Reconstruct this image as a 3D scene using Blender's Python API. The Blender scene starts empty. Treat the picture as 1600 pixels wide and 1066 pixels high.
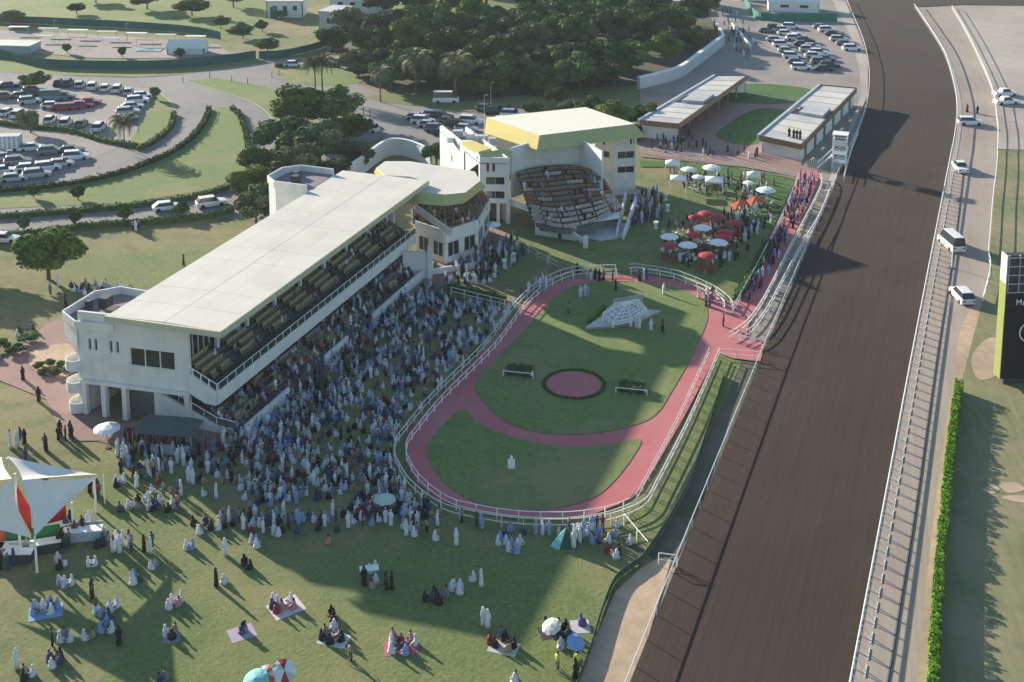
import bpy, bmesh, math, random
import numpy as np
from mathutils import Vector, Matrix
from mathutils.geometry import tessellate_polygon
R = random.Random(11); rad = math.radians
S = bpy.context.scene; C = S.collection

# ------------------------------------------------------------------ camera, sky, sun, exposure
FPX, TH, PY0, CAMH = 1970.0, rad(9.84), -14.3, 67.0
cam = bpy.data.objects.new('camera', bpy.data.cameras.new('camera')); C.objects.link(cam); S.camera = cam
cam.location = (0, 0, CAMH); cam.rotation_euler = (math.pi/2 - TH, 0, 0)
cam.data.sensor_width = 36; cam.data.lens = FPX/1600*36
cam.data.shift_y = -(533-PY0)/1600; cam.data.clip_start = 1; cam.data.clip_end = 6000
SUN_AZ, SUN_EL = rad(45.0), rad(15.8)          # shadows run towards (+sin, -cos)
W = bpy.data.worlds.new('World'); S.world = W; W.use_nodes = True
nt = W.node_tree; nt.nodes.clear()
sky = nt.nodes.new('ShaderNodeTexSky'); sky.sky_type = 'NISHITA'; sky.sun_disc = False
sky.sun_elevation = SUN_EL; sky.sun_rotation = -SUN_AZ; sky.air_density = 1.3; sky.dust_density = .5; sky.ozone_density = 3.2
bg = nt.nodes.new('ShaderNodeBackground'); bg.inputs[1].default_value = 0.095
wo = nt.nodes.new('ShaderNodeOutputWorld'); nt.links.new(sky.outputs[0], bg.inputs[0]); nt.links.new(bg.outputs[0], wo.inputs[0])
sl = bpy.data.lights.new('sun', 'SUN'); sl.energy = 5.0; sl.angle = rad(0.6); sl.color = (1.0, 0.90, 0.74)
sun = bpy.data.objects.new('sun', sl); C.objects.link(sun)
sdir = Vector((math.sin(SUN_AZ)*math.cos(SUN_EL), -math.cos(SUN_AZ)*math.cos(SUN_EL), -math.sin(SUN_EL)))
sun.rotation_euler = sdir.to_track_quat('-Z', 'Y').to_euler()
S.view_settings.view_transform = 'Standard'; S.view_settings.look = 'None'
S.view_settings.exposure = 1.16; S.view_settings.gamma = 1

# ------------------------------------------------------------------ helpers
def P(px, py, z=0.0):
    a = (px-800)/FPX; b = -(py-PY0)/FPX
    d = Vector((a, math.cos(TH)+b*math.sin(TH), -math.sin(TH)+b*math.cos(TH)))
    return Vector((0, 0, CAMH)) + d*((z-CAMH)/d.z)
LABELS = {}
def tag(o, label=None, cat=None, group=None, kind=None):
    if label: o['label'] = label
    if cat: o['category'] = cat
    if group: o['group'] = group
    if kind: o['kind'] = kind
    return o
def empty(name, loc, rz=0, label=None, cat=None, group=None):
    o = bpy.data.objects.new(name, None); C.objects.link(o); o.empty_display_size = .2
    o.location = loc; o.rotation_euler = (0, 0, rz)
    return tag(o, label, cat, group)
class MB:
    def __init__(s, xf=None): s.v = []; s.f = []; s.m = []; s.xf = xf; s.mi = 0
    def add(s, vs, fs):
        n = len(s.v)
        s.v += [s.xf(Vector(q)) for q in vs] if s.xf else [tuple(q) for q in vs]
        s.f += [tuple(i+n for i in f) for f in fs]; s.m += [s.mi]*len(fs); return s
    def box(s, x0, x1, y0, y1, z0, z1):
        return s.add([(x0,y0,z0),(x1,y0,z0),(x1,y1,z0),(x0,y1,z0),(x0,y0,z1),(x1,y0,z1),(x1,y1,z1),(x0,y1,z1)],
            [(3,2,1,0),(4,5,6,7),(0,1,5,4),(1,2,6,5),(2,3,7,6),(3,0,4,7)])
    def prism(s, pts, z0, z1, top=None):
        n = len(pts); t = top or pts
        vs = [(p[0],p[1],z0) for p in pts]+[(p[0],p[1],z1) for p in t]
        tri = tessellate_polygon([[Vector((p[0],p[1],0)) for p in pts]])
        tr2 = tessellate_polygon([[Vector((p[0],p[1],0)) for p in t]])
        fs = [tuple(q) for q in tri]+[tuple(i+n for i in q) for q in tr2]+[(i,(i+1)%n,n+(i+1)%n,n+i) for i in range(n)]
        return s.add(vs, fs)
    def prismy(s, pts, x0, x1):      # polygon in (y,z) extruded along x
        n = len(pts); tri = tessellate_polygon([[Vector((p[0],p[1],0)) for p in pts]])
        vs = [(x0,p[0],p[1]) for p in pts]+[(x1,p[0],p[1]) for p in pts]
        return s.add(vs, [tuple(q) for q in tri]+[tuple(i+n for i in q) for q in tri]+[(i,(i+1)%n,n+(i+1)%n,n+i) for i in range(n)])
    def tube(s, a, b, r, r2=None, k=6):
        a = Vector(a); b = Vector(b); r2 = r if r2 is None else r2
        d = (b-a).normalized(); u = d.orthogonal().normalized(); w = d.cross(u)
        vs = [a+(u*math.cos(2*math.pi*i/k)+w*math.sin(2*math.pi*i/k))*r for i in range(k)]
        vs += [b+(u*math.cos(2*math.pi*i/k)+w*math.sin(2*math.pi*i/k))*r2 for i in range(k)]
        return s.add(vs, [(i,(i+1)%k,k+(i+1)%k,k+i) for i in range(k)]+[tuple(range(k))[::-1], tuple(range(k,2*k))])
    def loft(s, rings, k=10):      # rings: (cx,cy,z,rx,ry)
        vs = []
        for (cx,cy,z,rx,ry) in rings:
            vs += [(cx+rx*math.cos(2*math.pi*i/k), cy+ry*math.sin(2*math.pi*i/k), z) for i in range(k)]
        fs = [(j*k+i, j*k+(i+1)%k, (j+1)*k+(i+1)%k, (j+1)*k+i) for j in range(len(rings)-1) for i in range(k)]
        fs += [tuple(range(k))[::-1], tuple(range((len(rings)-1)*k, len(rings)*k))]
        return s.add(vs, fs)
    def wall(s, p0, p1, z0, z1, th, ops=()):   # vertical wall from p0 to p1 (2D), openings (a0,a1,z0,z1)
        p0 = Vector((p0[0],p0[1],0)); p1 = Vector((p1[0],p1[1],0)); d = p1-p0; L = d.length; d.normalize(); n = Vector((-d.y,d.x,0))
        xs = sorted({0,L,*[max(0,min(L,o[i])) for o in ops for i in (0,1)]}); zs = sorted({z0,z1,*[o[i] for o in ops for i in (2,3)]})
        for i in range(len(xs)-1):
            j = 0
            while j < len(zs)-1:
                def free(jj): 
                    cx=(xs[i]+xs[i+1])/2; cz=(zs[jj]+zs[jj+1])/2
                    return not any(o[0]<cx<o[1] and o[2]<cz<o[3] for o in ops)
                if not free(j): j += 1; continue
                k = j
                while k+1 < len(zs)-1 and free(k+1): k += 1
                q = [p0+d*xs[i], p0+d*xs[i+1], p0+d*xs[i+1]+n*th, p0+d*xs[i]+n*th]
                a, b = zs[j], zs[k+1]
                s.add([(t.x,t.y,a) for t in q]+[(t.x,t.y,b) for t in q], [(3,2,1,0),(4,5,6,7),(0,1,5,4),(1,2,6,5),(2,3,7,6),(3,0,4,7)])
                j = k+1
        return s
    def mesh(s, name, mats, smooth=False):
        me = bpy.data.meshes.new(name); me.from_pydata([tuple(q) for q in s.v], [], s.f)
        for m in (mats if isinstance(mats,(list,tuple)) else [mats]): me.materials.append(m)
        me.polygons.foreach_set('material_index', s.m)
        bm = bmesh.new(); bm.from_mesh(me); bmesh.ops.recalc_face_normals(bm, faces=bm.faces); bm.to_mesh(me); bm.free()
        if smooth: me.polygons.foreach_set('use_smooth', [True]*len(me.polygons))
        return me
    def build(s, name, mats, parent=None, smooth=False, loc=(0,0,0)):
        return put(name, s.mesh(name, mats, smooth), parent, loc)
def put(name, me, parent=None, loc=(0,0,0), rz=0, sc=None):
    o = bpy.data.objects.new(name, me); C.objects.link(o); o.parent = parent
    o.location = loc; o.rotation_euler = (0,0,rz)
    if sc: o.scale = sc if isinstance(sc,(tuple,list)) else (sc,sc,sc)
    return o
def copy_tree(o, parent=None):
    c = o.copy(); C.objects.link(c); c.parent = parent
    for ch in KIDS.get(o.name, ()): copy_tree(ch, c)
    return c
KIDS = {}
def reg(root):       # remember a prototype's children so that copies are cheap
    KIDS[root.name] = list(root.children)
    for c in root.children: reg(c)
    return root

# ------------------------------------------------------------------ materials
def mat(name, col, rough=.8, var=.12, scale=1.5, bump=0, spec=.3, metal=0, vec='Object', stretch=None, rotz=0, col2=None, big=None, big2=None):
    m = bpy.data.materials.new(name); m.use_nodes = True; n = m.node_tree.nodes; l = m.node_tree.links
    b = n['Principled BSDF']; b.inputs['Roughness'].default_value = rough; b.inputs['Specular IOR Level'].default_value = spec
    b.inputs['Metallic'].default_value = metal
    tc = n.new('ShaderNodeTexCoord'); mp = n.new('ShaderNodeMapping'); l.new(tc.outputs[vec], mp.inputs[0])
    if stretch:
        mp.vector_type = 'TEXTURE'; mp.inputs['Scale'].default_value = tuple(1/q for q in stretch); mp.inputs['Rotation'].default_value = (0,0,-rotz)
    nz = n.new('ShaderNodeTexNoise'); nz.inputs['Scale'].default_value = scale; nz.inputs['Detail'].default_value = 6; nz.inputs['Roughness'].default_value = .65
    l.new(mp.outputs[0], nz.inputs[0])
    cr = n.new('ShaderNodeValToRGB'); l.new(nz.outputs[0], cr.inputs[0])
    c2 = col2 or tuple(min(1,x*(1+var)) for x in col); c1 = tuple(x*(1-var) for x in col)
    cr.color_ramp.elements[0].position = .32; cr.color_ramp.elements[1].position = .68
    cr.color_ramp.elements[0].color = (*c1,1); cr.color_ramp.elements[1].color = (*c2,1)
    out = cr.outputs[0]
    if big:      # second, larger noise mixing to another colour: (colour, scale, lo, hi)
        n2 = n.new('ShaderNodeTexNoise'); n2.inputs['Scale'].default_value = big[1]; n2.inputs['Detail'].default_value = 5
        l.new(tc.outputs[vec], n2.inputs[0])
        r2 = n.new('ShaderNodeMapRange'); r2.inputs[1].default_value = big[2]; r2.inputs[2].default_value = big[3]; l.new(n2.outputs[0], r2.inputs[0])
        mx = n.new('ShaderNodeMix'); mx.data_type = 'RGBA'; l.new(r2.outputs[0], mx.inputs[0]); l.new(out, mx.inputs[6]); mx.inputs[7].default_value = (*big[0],1)
        out = mx.outputs[2]
    if big2:
        n3 = n.new('ShaderNodeTexNoise'); n3.inputs['Scale'].default_value = big2[1]; n3.inputs['Detail'].default_value = 8; n3.inputs['Roughness'].default_value = .7
        l.new(tc.outputs[vec], n3.inputs[0])
        r3 = n.new('ShaderNodeMapRange'); r3.inputs[1].default_value = big2[2]; r3.inputs[2].default_value = big2[3]; l.new(n3.outputs[0], r3.inputs[0])
        m3 = n.new('ShaderNodeMix'); m3.data_type = 'RGBA'; l.new(r3.outputs[0], m3.inputs[0]); l.new(out, m3.inputs[6]); m3.inputs[7].default_value = (*big2[0],1)
        out = m3.outputs[2]
    l.new(out, b.inputs['Base Color'])
    if bump:
        bp = n.new('ShaderNodeBump'); bp.inputs['Strength'].default_value = bump; bp.inputs['Distance'].default_value = .1
        l.new(nz.outputs[0], bp.inputs['Height']); l.new(bp.outputs[0], b.inputs['Normal'])
    return m
TR = rad(21.3)      # the track's bearing from +Y
M = {}
M['ground'] = mat('soil', (.27,.22,.18), .95, .18, .5, .3, big=((.30,.27,.22),.02,.4,.7))
M['grass'] = mat('grass', (.15,.178,.062), .95, .30, 2.6, .6, big=((.27,.205,.11),.05,.42,.70), big2=((.085,.12,.038),.22,.48,.72))
M['grass_b'] = mat('grass_mown', (.14,.175,.055), .95, .26, 2.6, .6, big=((.25,.215,.10),.06,.45,.72), big2=((.10,.145,.04),.3,.5,.75))
M['grass_l'] = mat('grass_light', (.15,.20,.06), .95, .26, 2.6, .5, big=((.27,.225,.11),.07,.48,.75), big2=((.11,.165,.045),.35,.5,.75))
M['grass_d'] = mat('grass_lush', (.06,.13,.03), .95, .22, .9, .5)
M['turf'] = mat('turf_track', (.185,.195,.09), .95, .2, 1.0, .35, stretch=(1.3,.12,1), rotz=rad(7), big=((.30,.245,.15),.07,.42,.72), big2=((.14,.16,.07),.3,.5,.75))
M['verge'] = mat('verge', (.075,.085,.05), .95, .3, 1.2, .5, big=((.13,.115,.085),.12,.42,.62))
M['dirt'] = mat('track_dirt', (.046,.028,.020), .95, .10, 1.0, .5, stretch=(1.1,.06,1), rotz=TR, big=((.060,.040,.030),.02,.4,.7), big2=((.036,.024,.019),.09,.45,.75))
M['dirt_edge'] = mat('track_edge_dirt', (.036,.025,.021), .95, .2, 1.1, .5, stretch=(1.6,.05,1), rotz=TR)
M['gravel'] = mat('gravel_road', (.32,.26,.22), .95, .1, 1.2, .3, stretch=(1.4,.06,1), rotz=rad(15), big=((.39,.32,.26),.05,.4,.7))
M['sand'] = mat('sand', (.50,.36,.24), .95, .16, .8, .4, big=((.30,.24,.17),.08,.4,.7))
M['sandlot'] = mat('pale_sand', (.44,.38,.33), .95, .1, .4, .3, big=((.30,.25,.21),.03,.4,.7))
M['asphalt'] = mat('asphalt', (.20,.19,.185), .9, .14, .8, .2, big=((.25,.235,.22),.05,.4,.7))
M['lot'] = mat('parking_lot', (.29,.25,.225), .9, .12, .8, .2, big=((.22,.2,.19),.08,.45,.7))
M['pink'] = mat('pink_rubber', (.47,.135,.14), .9, .05, 1.0, .15, big=((.46,.175,.18),.15,.4,.7))
M['paving'] = mat('pink_paving', (.30,.185,.16), .9, .14, 2.5, .3, big=((.25,.17,.15),.2,.4,.7))
M['kerb'] = mat('kerb', (.42,.40,.37), .8, .1)
M['white'] = mat('white_render', (.68,.68,.66), .8, .05, 1.6, .05, stretch=(1,1,.12), big=((.55,.56,.55),.5,.48,.8))
M['whitep'] = mat('white_paint', (.78,.78,.75), .5, .04)
M['cream'] = mat('cream_roof', (.62,.585,.51), .75, .05, 1.2, .05, stretch=(.12,1.2,1), big=((.50,.475,.42),.16,.42,.8))
M['roof2'] = mat('bright_roof', (.80,.75,.62), .6, .03, .5, .03)
M['olive'] = mat('olive_fascia', (.46,.43,.18), .6, .08, 1.5, .05)
M['yellow'] = mat('yellow_fascia_sunlit', (.66,.54,.17), .6, .06, 1.5, .05)
M['glass'] = mat('dark_glass', (.02,.03,.035), .12, .1, 1, 0, spec=.6)
M['bglass'] = mat('balustrade_glass', (.03,.06,.06), .15, .1, 1, 0, spec=.6)
M['frame'] = mat('frame', (.55,.55,.52), .5, .05)
M['seat'] = mat('seat_plastic', (.30,.28,.17), .6, .15, 3, 0)
M['seatb'] = mat('bench_brown', (.25,.165,.11), .6, .2, 3, 0)
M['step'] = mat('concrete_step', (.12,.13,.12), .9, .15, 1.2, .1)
M['floor'] = mat('terrace_floor', (.23,.20,.20), .9, .12, 1.2, .1)
M['dgrey'] = mat('dark_metal', (.05,.055,.06), .6, .1)
M['steel'] = mat('steel', (.45,.46,.48), .4, .08, 2, 0, metal=.5)
M['wood'] = mat('wood_fascia', (.20,.13,.085), .75, .2, 2, .1)
M['greyroof'] = mat('grey_roof', (.50,.49,.48), .8, .08, .5, .1, big=((.40,.40,.41),.15,.45,.7))
M['bluewall'] = mat('pale_blue_wall', (.42,.47,.50), .7, .06)
M['green_net'] = mat('green_net', (.035,.085,.06), .8, .15, 3, 0)
M['green_fence'] = mat('green_fence', (.02,.17,.13), .7, .1, 3, 0)
M['dk_fence'] = mat('dark_green_screen', (.03,.12,.11), .85, .15, 2, 0)
M['bark'] = mat('bark', (.12,.09,.065), .95, .25, 4, .4)
M['leaf1'] = mat('leaf_dark', (.052,.095,.030), .9, .45, .9, 0, spec=.06)
M['leaf2'] = mat('leaf_mid', (.072,.115,.026), .9, .4, .9, 0, spec=.06)
M['leaf3'] = mat('leaf_grey', (.088,.112,.052), .9, .35, .9, 0, spec=.06)
M['palm'] = mat('palm_leaf', (.14,.145,.075), .9, .35, 2, 0)
M['hedge'] = mat('hedge_leaf', (.11,.22,.022), .9, .4, 1.5, 0, spec=.06)
M['hedge_d'] = mat('hedge_leaf_dark', (.045,.085,.024), .9, .35, 1.5, 0, spec=.06)
M['tent'] = mat('tent_fabric', (.74,.72,.68), .7, .04, .8, .02)
M['red'] = mat('red_fabric', (.42,.03,.04), .7, .12)
M['orange'] = mat('orange_fabric', (.62,.13,.05), .7, .1)
M['greent'] = mat('green_panel', (.04,.20,.08), .7, .1)
M['teal'] = mat('teal_fabric', (.20,.55,.52), .7, .06)
M['blue'] = mat('blue_cloth', (.06,.16,.42), .8, .1)
M['pool'] = mat('pool_water', (.10,.30,.42), .15, .1, 1, .05, spec=.5)
M['black'] = mat('black', (.012,.013,.02), .5, .1)
M['tyre'] = mat('tyre', (.02,.02,.02), .8, .1)
M['mint'] = mat('mint_fabric',(.42,.55,.45),.8,.06)
M['lamp'] = mat('headlamp', (.6,.6,.6), .2, .05)
M['tail'] = mat('taillamp', (.3,.02,.02), .3, .05)
M['clay'] = mat('pink_clay', (.33,.20,.17), .9, .1)
M['rock'] = mat('pale_tiles', (.45,.40,.35), .9, .2, .8, .2)

for k_ in ('leaf1','leaf2','leaf3','palm','hedge_d'):
    nt_=M[k_].node_tree; b_=nt_.nodes['Principled BSDF']; src=b_.inputs['Base Color'].links[0].from_socket
    oi=nt_.nodes.new('ShaderNodeObjectInfo'); mr=nt_.nodes.new('ShaderNodeMapRange'); mr.inputs[3].default_value=.75; mr.inputs[4].default_value=1.65; nt_.links.new(oi.outputs['Random'],mr.inputs[0])
    m2=nt_.nodes.new('ShaderNodeMapRange'); m2.inputs[3].default_value=.475; m2.inputs[4].default_value=.515
    fr_=nt_.nodes.new('ShaderNodeMath'); fr_.operation='FRACT'; mu=nt_.nodes.new('ShaderNodeMath'); mu.operation='MULTIPLY'; mu.inputs[1].default_value=7.3; nt_.links.new(oi.outputs['Random'],mu.inputs[0]); nt_.links.new(mu.outputs[0],fr_.inputs[0]); nt_.links.new(fr_.outputs[0],m2.inputs[0])
    hs=nt_.nodes.new('ShaderNodeHueSaturation'); nt_.links.new(m2.outputs[0],hs.inputs['Hue']); nt_.links.new(mr.outputs[0],hs.inputs['Value']); nt_.links.new(src,hs.inputs['Color']); nt_.links.new(hs.outputs[0],b_.inputs['Base Color'])
# ------------------------------------------------------------------ ground sheets
def spline(pts, n=6, closed=True):
    out = []; m = len(pts); rng = range(m if closed else m-1)
    for i in rng:
        g = (lambda j: pts[j % m]) if closed else (lambda j: pts[max(0,min(m-1,j))])
        p0,p1,p2,p3 = g(i-1),g(i),g(i+1),g(i+2)
        for k in range(n):
            t = k/n
            out.append(tuple(.5*((2*p1[a])+(-p0[a]+p2[a])*t+(2*p0[a]-5*p1[a]+4*p2[a]-p3[a])*t*t+(-p0[a]+3*p1[a]-3*p2[a]+p3[a])*t**3) for a in (0,1)))
    if not closed: out.append(tuple(pts[-1][:2]))
    return out
SI=[0]
def sheet(name, m, px, level, smooth=False, world=False, kind='structure'):
    pts = px if world else [P(*q)[:2] for q in px]
    if smooth: pts = spline([tuple(p) for p in pts])
    SI[0] += 1; z = level*.02 + SI[0]*.0003
    tri = tessellate_polygon([[Vector((p[0],p[1],0)) for p in pts]])
    me = bpy.data.meshes.new(name); me.from_pydata([(p[0],p[1],z) for p in pts], [], [tuple(t) for t in tri]); me.materials.append(M[m])
    bm = bmesh.new(); bm.from_mesh(me); bmesh.ops.recalc_face_normals(bm, faces=bm.faces)
    for f in bm.faces:
        if f.normal.z < 0: f.normal_flip()
    bm.to_mesh(me); bm.free()
    o = put(name, me); tag(o, kind=kind); return o
def ribbon_pts(line, w0, w1=None):
    w1 = -w0 if w1 is None else w1
    n = len(line); a = []; b = []
    for i in range(n):
        p = Vector(line[max(0,i-1)][:2]); q = Vector(line[min(n-1,i+1)][:2]); d = (q-p).normalized(); nn = Vector((-d.y,d.x))
        c = Vector(line[i][:2]); a.append(tuple(c+nn*w0)); b.append(tuple(c+nn*w1))
    return a + b[::-1]
def kerb(name, px, h=.12, w=.18, m='kerb', smooth=True, world=False):
    pts = px if world else [tuple(P(*q)[:2]) for q in px]
    if smooth: pts = spline(pts, 4, False)
    mb = MB()
    n = len(pts); rp = ribbon_pts(pts, w/2)
    for i in range(n-1):
        a,b,c,d = rp[i],rp[i+1],rp[2*n-2-i],rp[2*n-1-i]
        mb.add([(*a,0),(*b,0),(*c,0),(*d,0),(*a,h),(*b,h),(*c,h),(*d,h)], [(4,5,6,7),(0,1,5,4),(2,3,7,6)]+([(3,0,4,7)] if i==0 else [])+([(1,2,6,5)] if i==n-2 else []))
    o = mb.build(name, M[m]); tag(o, kind='structure'); return o

sheet('ground', 'ground', [(-3000,-300),(3000,-300),(3000,3500),(-3000,3500)], 0, world=True)
sheet('lawn', 'grass', [(-500,1350),(-500,-180),(1080,-180),(1105,0),(1120,60),(1120,85),(1000,138),(1000,235),(1110,246),(1245,268),(1245,285),(1205,370),(1160,470),(1140,500),(1140,560),(1085,700),(1045,860),(1000,890),(962,925),(925,1010),(905,1066),(860,1350)], 1)
sheet('lawn', 'grass_b', [(330,880),(520,860),(640,820),(800,835),(960,830),(1005,860),(960,915),(925,1000),(880,1200),(300,1350),(-100,1350),(160,1060),(260,960)], 2, True)
sheet('verge', 'verge', [(1120,548),(1145,560),(1187,568),(1197,545),(1140,690),(1052,885),(1028,885),(1012,866),(1000,890),(965,830),(1000,790),(1060,680)], 2)
sheet('sand_strip', 'sand', [(1050,872),(992,1066),(905,1350),(850,1350),(905,1066),(925,1010),(962,925),(1000,890),(1030,872)], 3)
sheet('lawn', 'grass_b', [(1126,553),(1146,562),(1160,566),(1100,695),(1048,795),(1012,864),(1000,850),(968,828),(1030,765),(1082,660)], 3)
# dirt track
TL = [(892,1300),(985,1066),(1092,800),(1202,531),(1314,266),(1339,212),(1351,180),(1357,150),(1358,118),(1353,85),(1345,58),(1333,30),(1322,3),(1322,-8),(1340,-22)]
TRR = [(1287,1300),(1331,1066),(1381,800),(1431,531),(1482,266),(1491,220),(1495,180),(1491,140),(1475,87),(1450,45),(1428,12),(1440,9),(1500,8),(1600,9),(1800,11)]
wl = spline([tuple(P(*q)[:2]) for q in TL], 5, False); wr = spline([tuple(P(*q)[:2]) for q in TRR[:11]], 5, False)
sheet('dirt_track', 'dirt', wl+[tuple(P(1420,-36)[:2]),tuple(P(1800,-30)[:2]),tuple(P(1800,11)[:2]),tuple(P(1500,8)[:2])]+wr[::-1], 6, world=True)
# harrow lines: slightly raised ridges of dirt along the track's left side
for dx, w in ((3.4,.10),):
    mb = MB(); ln = [(p[0]+dx*math.cos(TR), p[1]-dx*math.sin(TR)) for p in wl[:40]]
    rp = ribbon_pts(ln, w); n = len(ln)
    for i in range(n-1):
        a,b,c,d = rp[i],rp[i+1],rp[2*n-2-i],rp[2*n-1-i]
        e = ((a[0]+d[0])/2,(a[1]+d[1])/2,.055); f = ((b[0]+c[0])/2,(b[1]+c[1])/2,.055)
        mb.add([(*a,.025),(*b,.025),(*c,.025),(*d,.025),e,f], [(0,1,5,4),(5,2,3,4)])
    tag(mb.build('dirt_ridge', M['dirt_edge']), kind='structure')
F2 = [(1487,15),(1507,50),(1527,90),(1550,145),(1557,190),(1559,212),(1557,265),(1551,316),(1547,366),(1544,403),(1547,428),(1535,478)]
sheet('gravel_road', 'gravel', [*TRR[:11],(1487,12),(1507,48),(1527,88),(1550,143),(1559,190),(1560,262),(1551,366),(1546,400),(1549,428),(1530,490),(1497,600),(1470,800),(1452,1066),(1430,1300)], 4)
sheet('sand_verge', 'sand', [(1535,478),(1560,520),(1560,585),(1510,600),(1470,800),(1452,1066),(1430,1300),(1405,1300),(1432,1066),(1460,800),(1488,600),(1500,520),(1520,480)], 5, True)
sheet('sand_lot', 'sandlot', [(1487,12),(1507,48),(1527,88),(1550,143),(1559,190),(1560,234),(1900,240),(1900,14),(1500,10)], 4)
sheet('turf_track', 'turf', [(1560,236),(1900,242),(1900,1350),(1440,1350),(1460,1066),(1478,800),(1502,600),(1532,484),(1550,428),(1547,402),(1553,316)], 6)
sheet('bare_patch', 'sand', [(1518,560),(1545,530),(1570,540),(1568,580),(1530,595)], 7, True)
for q_ in ([(1535,768),(1548,761),(1562,766),(1552,774)],[(1560,757),(1590,757),(1600,768),(1575,772)],[(1565,780),(1590,776),(1640,782),(1600,788)]): sheet('worn_patch', 'sand', q_, 7, True)
# paddock ring
sheet('paddock_path', 'pink', [(1166,528),(1197,533),(1188,567),(1146,562),(1128,556),(1122,552),(1072,648),(1022,735),(1000,768),(968,790),(928,805),(870,812),(800,811),(735,801),(685,783),(652,757),(634,722),(632,692),(650,662),(690,620),(780,520),(826,470),(852,450),(885,438),(940,433),(1000,432),(1060,440),(1112,457),(1142,480),(1168,440),(1222,335),(1250,270),(1278,268),(1278,290),(1240,370),(1205,445),(1172,500)], 8)
IN1 = [(742,600),(770,568),(812,525),(846,488),(870,464),(900,448),(950,441),(1010,444),(1060,453),(1096,470),(1106,490),(1101,515),(1078,565),(1045,622),(1030,645),(1008,661),(960,675),(900,682),(840,678),(790,662),(757,632)]
IN2 = [(722,642),(745,662),(790,682),(850,697),(900,701),(950,698),(1000,689),(990,715),(962,752),(930,779),(880,795),(830,800),(770,795),(720,777),(690,752),(672,725),(668,700),(685,675)]
sheet('paddock_lawn', 'grass_l', IN1, 10, True); sheet('paddock_lawn', 'grass_l', IN2, 10, True)
cc = P(897,603); sheet('paddock_circle', 'pink', [(cc.x+2.95*math.cos(a*.15), cc.y+2.95*math.sin(a*.15)) for a in range(42)], 11, world=True)
# roads, parking and islands on the upper left
sheet('road', 'asphalt', [(-400,70),(-60,103),(100,119),(220,122),(300,115),(400,101),(430,93),(520,86),(580,100),(560,135),(640,160),(770,168),(800,200),(770,240),(690,232),(600,215),(545,235),(470,300),(400,345),(300,338),(130,352),(0,364),(-400,380)], 3)
sheet('parking_lot', 'lot', [(-300,124),(60,127),(160,130),(235,140),(245,150),(235,175),(205,222),(120,260),(0,288),(-300,300)], 4)
sheet('lawn_island', 'grass_l', [(203,224),(228,180),(238,152),(250,146),(266,160),(275,178),(268,200),(240,225),(212,236)], 5, True)
sheet('lawn_island', 'grass_l', [(330,170),(358,169),(372,178),(383,205),(389,240),(380,275),(330,297),(200,318),(-300,340),(-300,308),(0,303),(120,290),(210,268),(275,240),(312,205),(325,180)], 5)
sheet('lawn_island', 'grass_l', [(290,127),(340,123),(400,133),(450,148),(500,200),(470,260),(420,310),(392,300),(405,250),(432,225),(430,195),(402,165),(340,142)], 5)
sheet('lawn_island', 'grass_l', [(425,110),(460,102),(530,108),(565,128),(500,134),(450,128)], 5, True)
sheet('lawn_island', 'grass_b', [(560,150),(620,150),(760,165),(770,178),(690,172),(600,160)], 5)
sheet('lawn_strip', 'grass_l', [(-300,20),(0,88),(90,103),(230,108),(330,100),(400,92),(430,88),(400,101),(300,115),(220,121),(100,118),(-300,100)], 4)
sheet('lawn_strip', 'grass_l', [(-300,-20),(200,-20),(420,10),(330,45),(200,38),(0,25),(-300,10)], 2, True)
sheet('parking_lot', 'lot', [(645,172),(770,180),(815,185),(790,225),(690,222)], 5)
sheet('sand_yard', 'lot', [(1090,-20),(1320,-20),(1345,50),(1356,95),(1357,135),(1345,165),(1300,140),(1235,162),(1150,158),(1060,150),(1000,145),(1000,136),(1065,115),(1128,68)], 4)
sheet('sand_verge', 'sandlot', [(1300,0),(1322,4),(1343,58),(1356,95),(1356,150),(1330,205),(1300,300),(1288,300),(1330,190),(1345,150),(1343,110),(1330,60)], 5)
sheet('forest_floor', 'verge', [(520,40),(1105,10),(1125,65),(1060,115),(990,135),(900,140),(720,160),(560,130)], 3)
sheet('courtyard', 'grass_d', [(1165,132),(1265,140),(1250,160),(1180,163),(1130,156)], 6, True)
sheet('courtyard', 'grass_d', [(1130,200),(1180,172),(1240,176),(1215,200),(1185,225),(1150,226),(1120,215)], 6, True)
sheet('paving', 'paving', [(1060,190),(1150,150),(1330,150),(1250,260),(1000,240),(1000,200)], 5)
sheet('paving', 'paving', [(1000,238),(1120,240),(1250,258),(1280,268),(1250,278),(1160,262),(1000,246)], 7)
sheet('lawn', 'grass_d', [(1000,252),(1110,256),(1240,280),(1205,365),(1150,300),(1050,262),(1000,262)], 6)
sheet('lawn', 'grass_b', [(800,372),(1000,300),(1200,300),(1242,282),(1200,375),(1145,470),(1100,448),(1000,425),(880,425)], 5)
sheet('paving', 'paving', [(-300,640),(-300,560),(0,565),(40,535),(75,505),(135,490),(160,560),(170,640),(165,690),(115,690),(88,660),(72,625),(0,596),(-60,610)], 4)
sheet('paving', 'paving', [(200,700),(340,705),(420,640),(560,545),(700,440),(760,400),(800,370),(750,340),(650,400),(320,640),(150,670),(150,690)], 3)
sheet('worn_grass', 'sand', [(-100,780),(60,800),(150,830),(200,870),(120,930),(40,990),(-100,1010)], 3, True) if False else None
sheet('service_yard', 'lot', [(-200,45),(60,50),(200,58),(340,70),(360,85),(290,92),(150,92),(40,82),(-200,75)], 5)
sheet('worn_bed', 'sand', [(45,560),(65,545),(110,540),(120,575),(95,592),(55,580)], 6, True)
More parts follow.
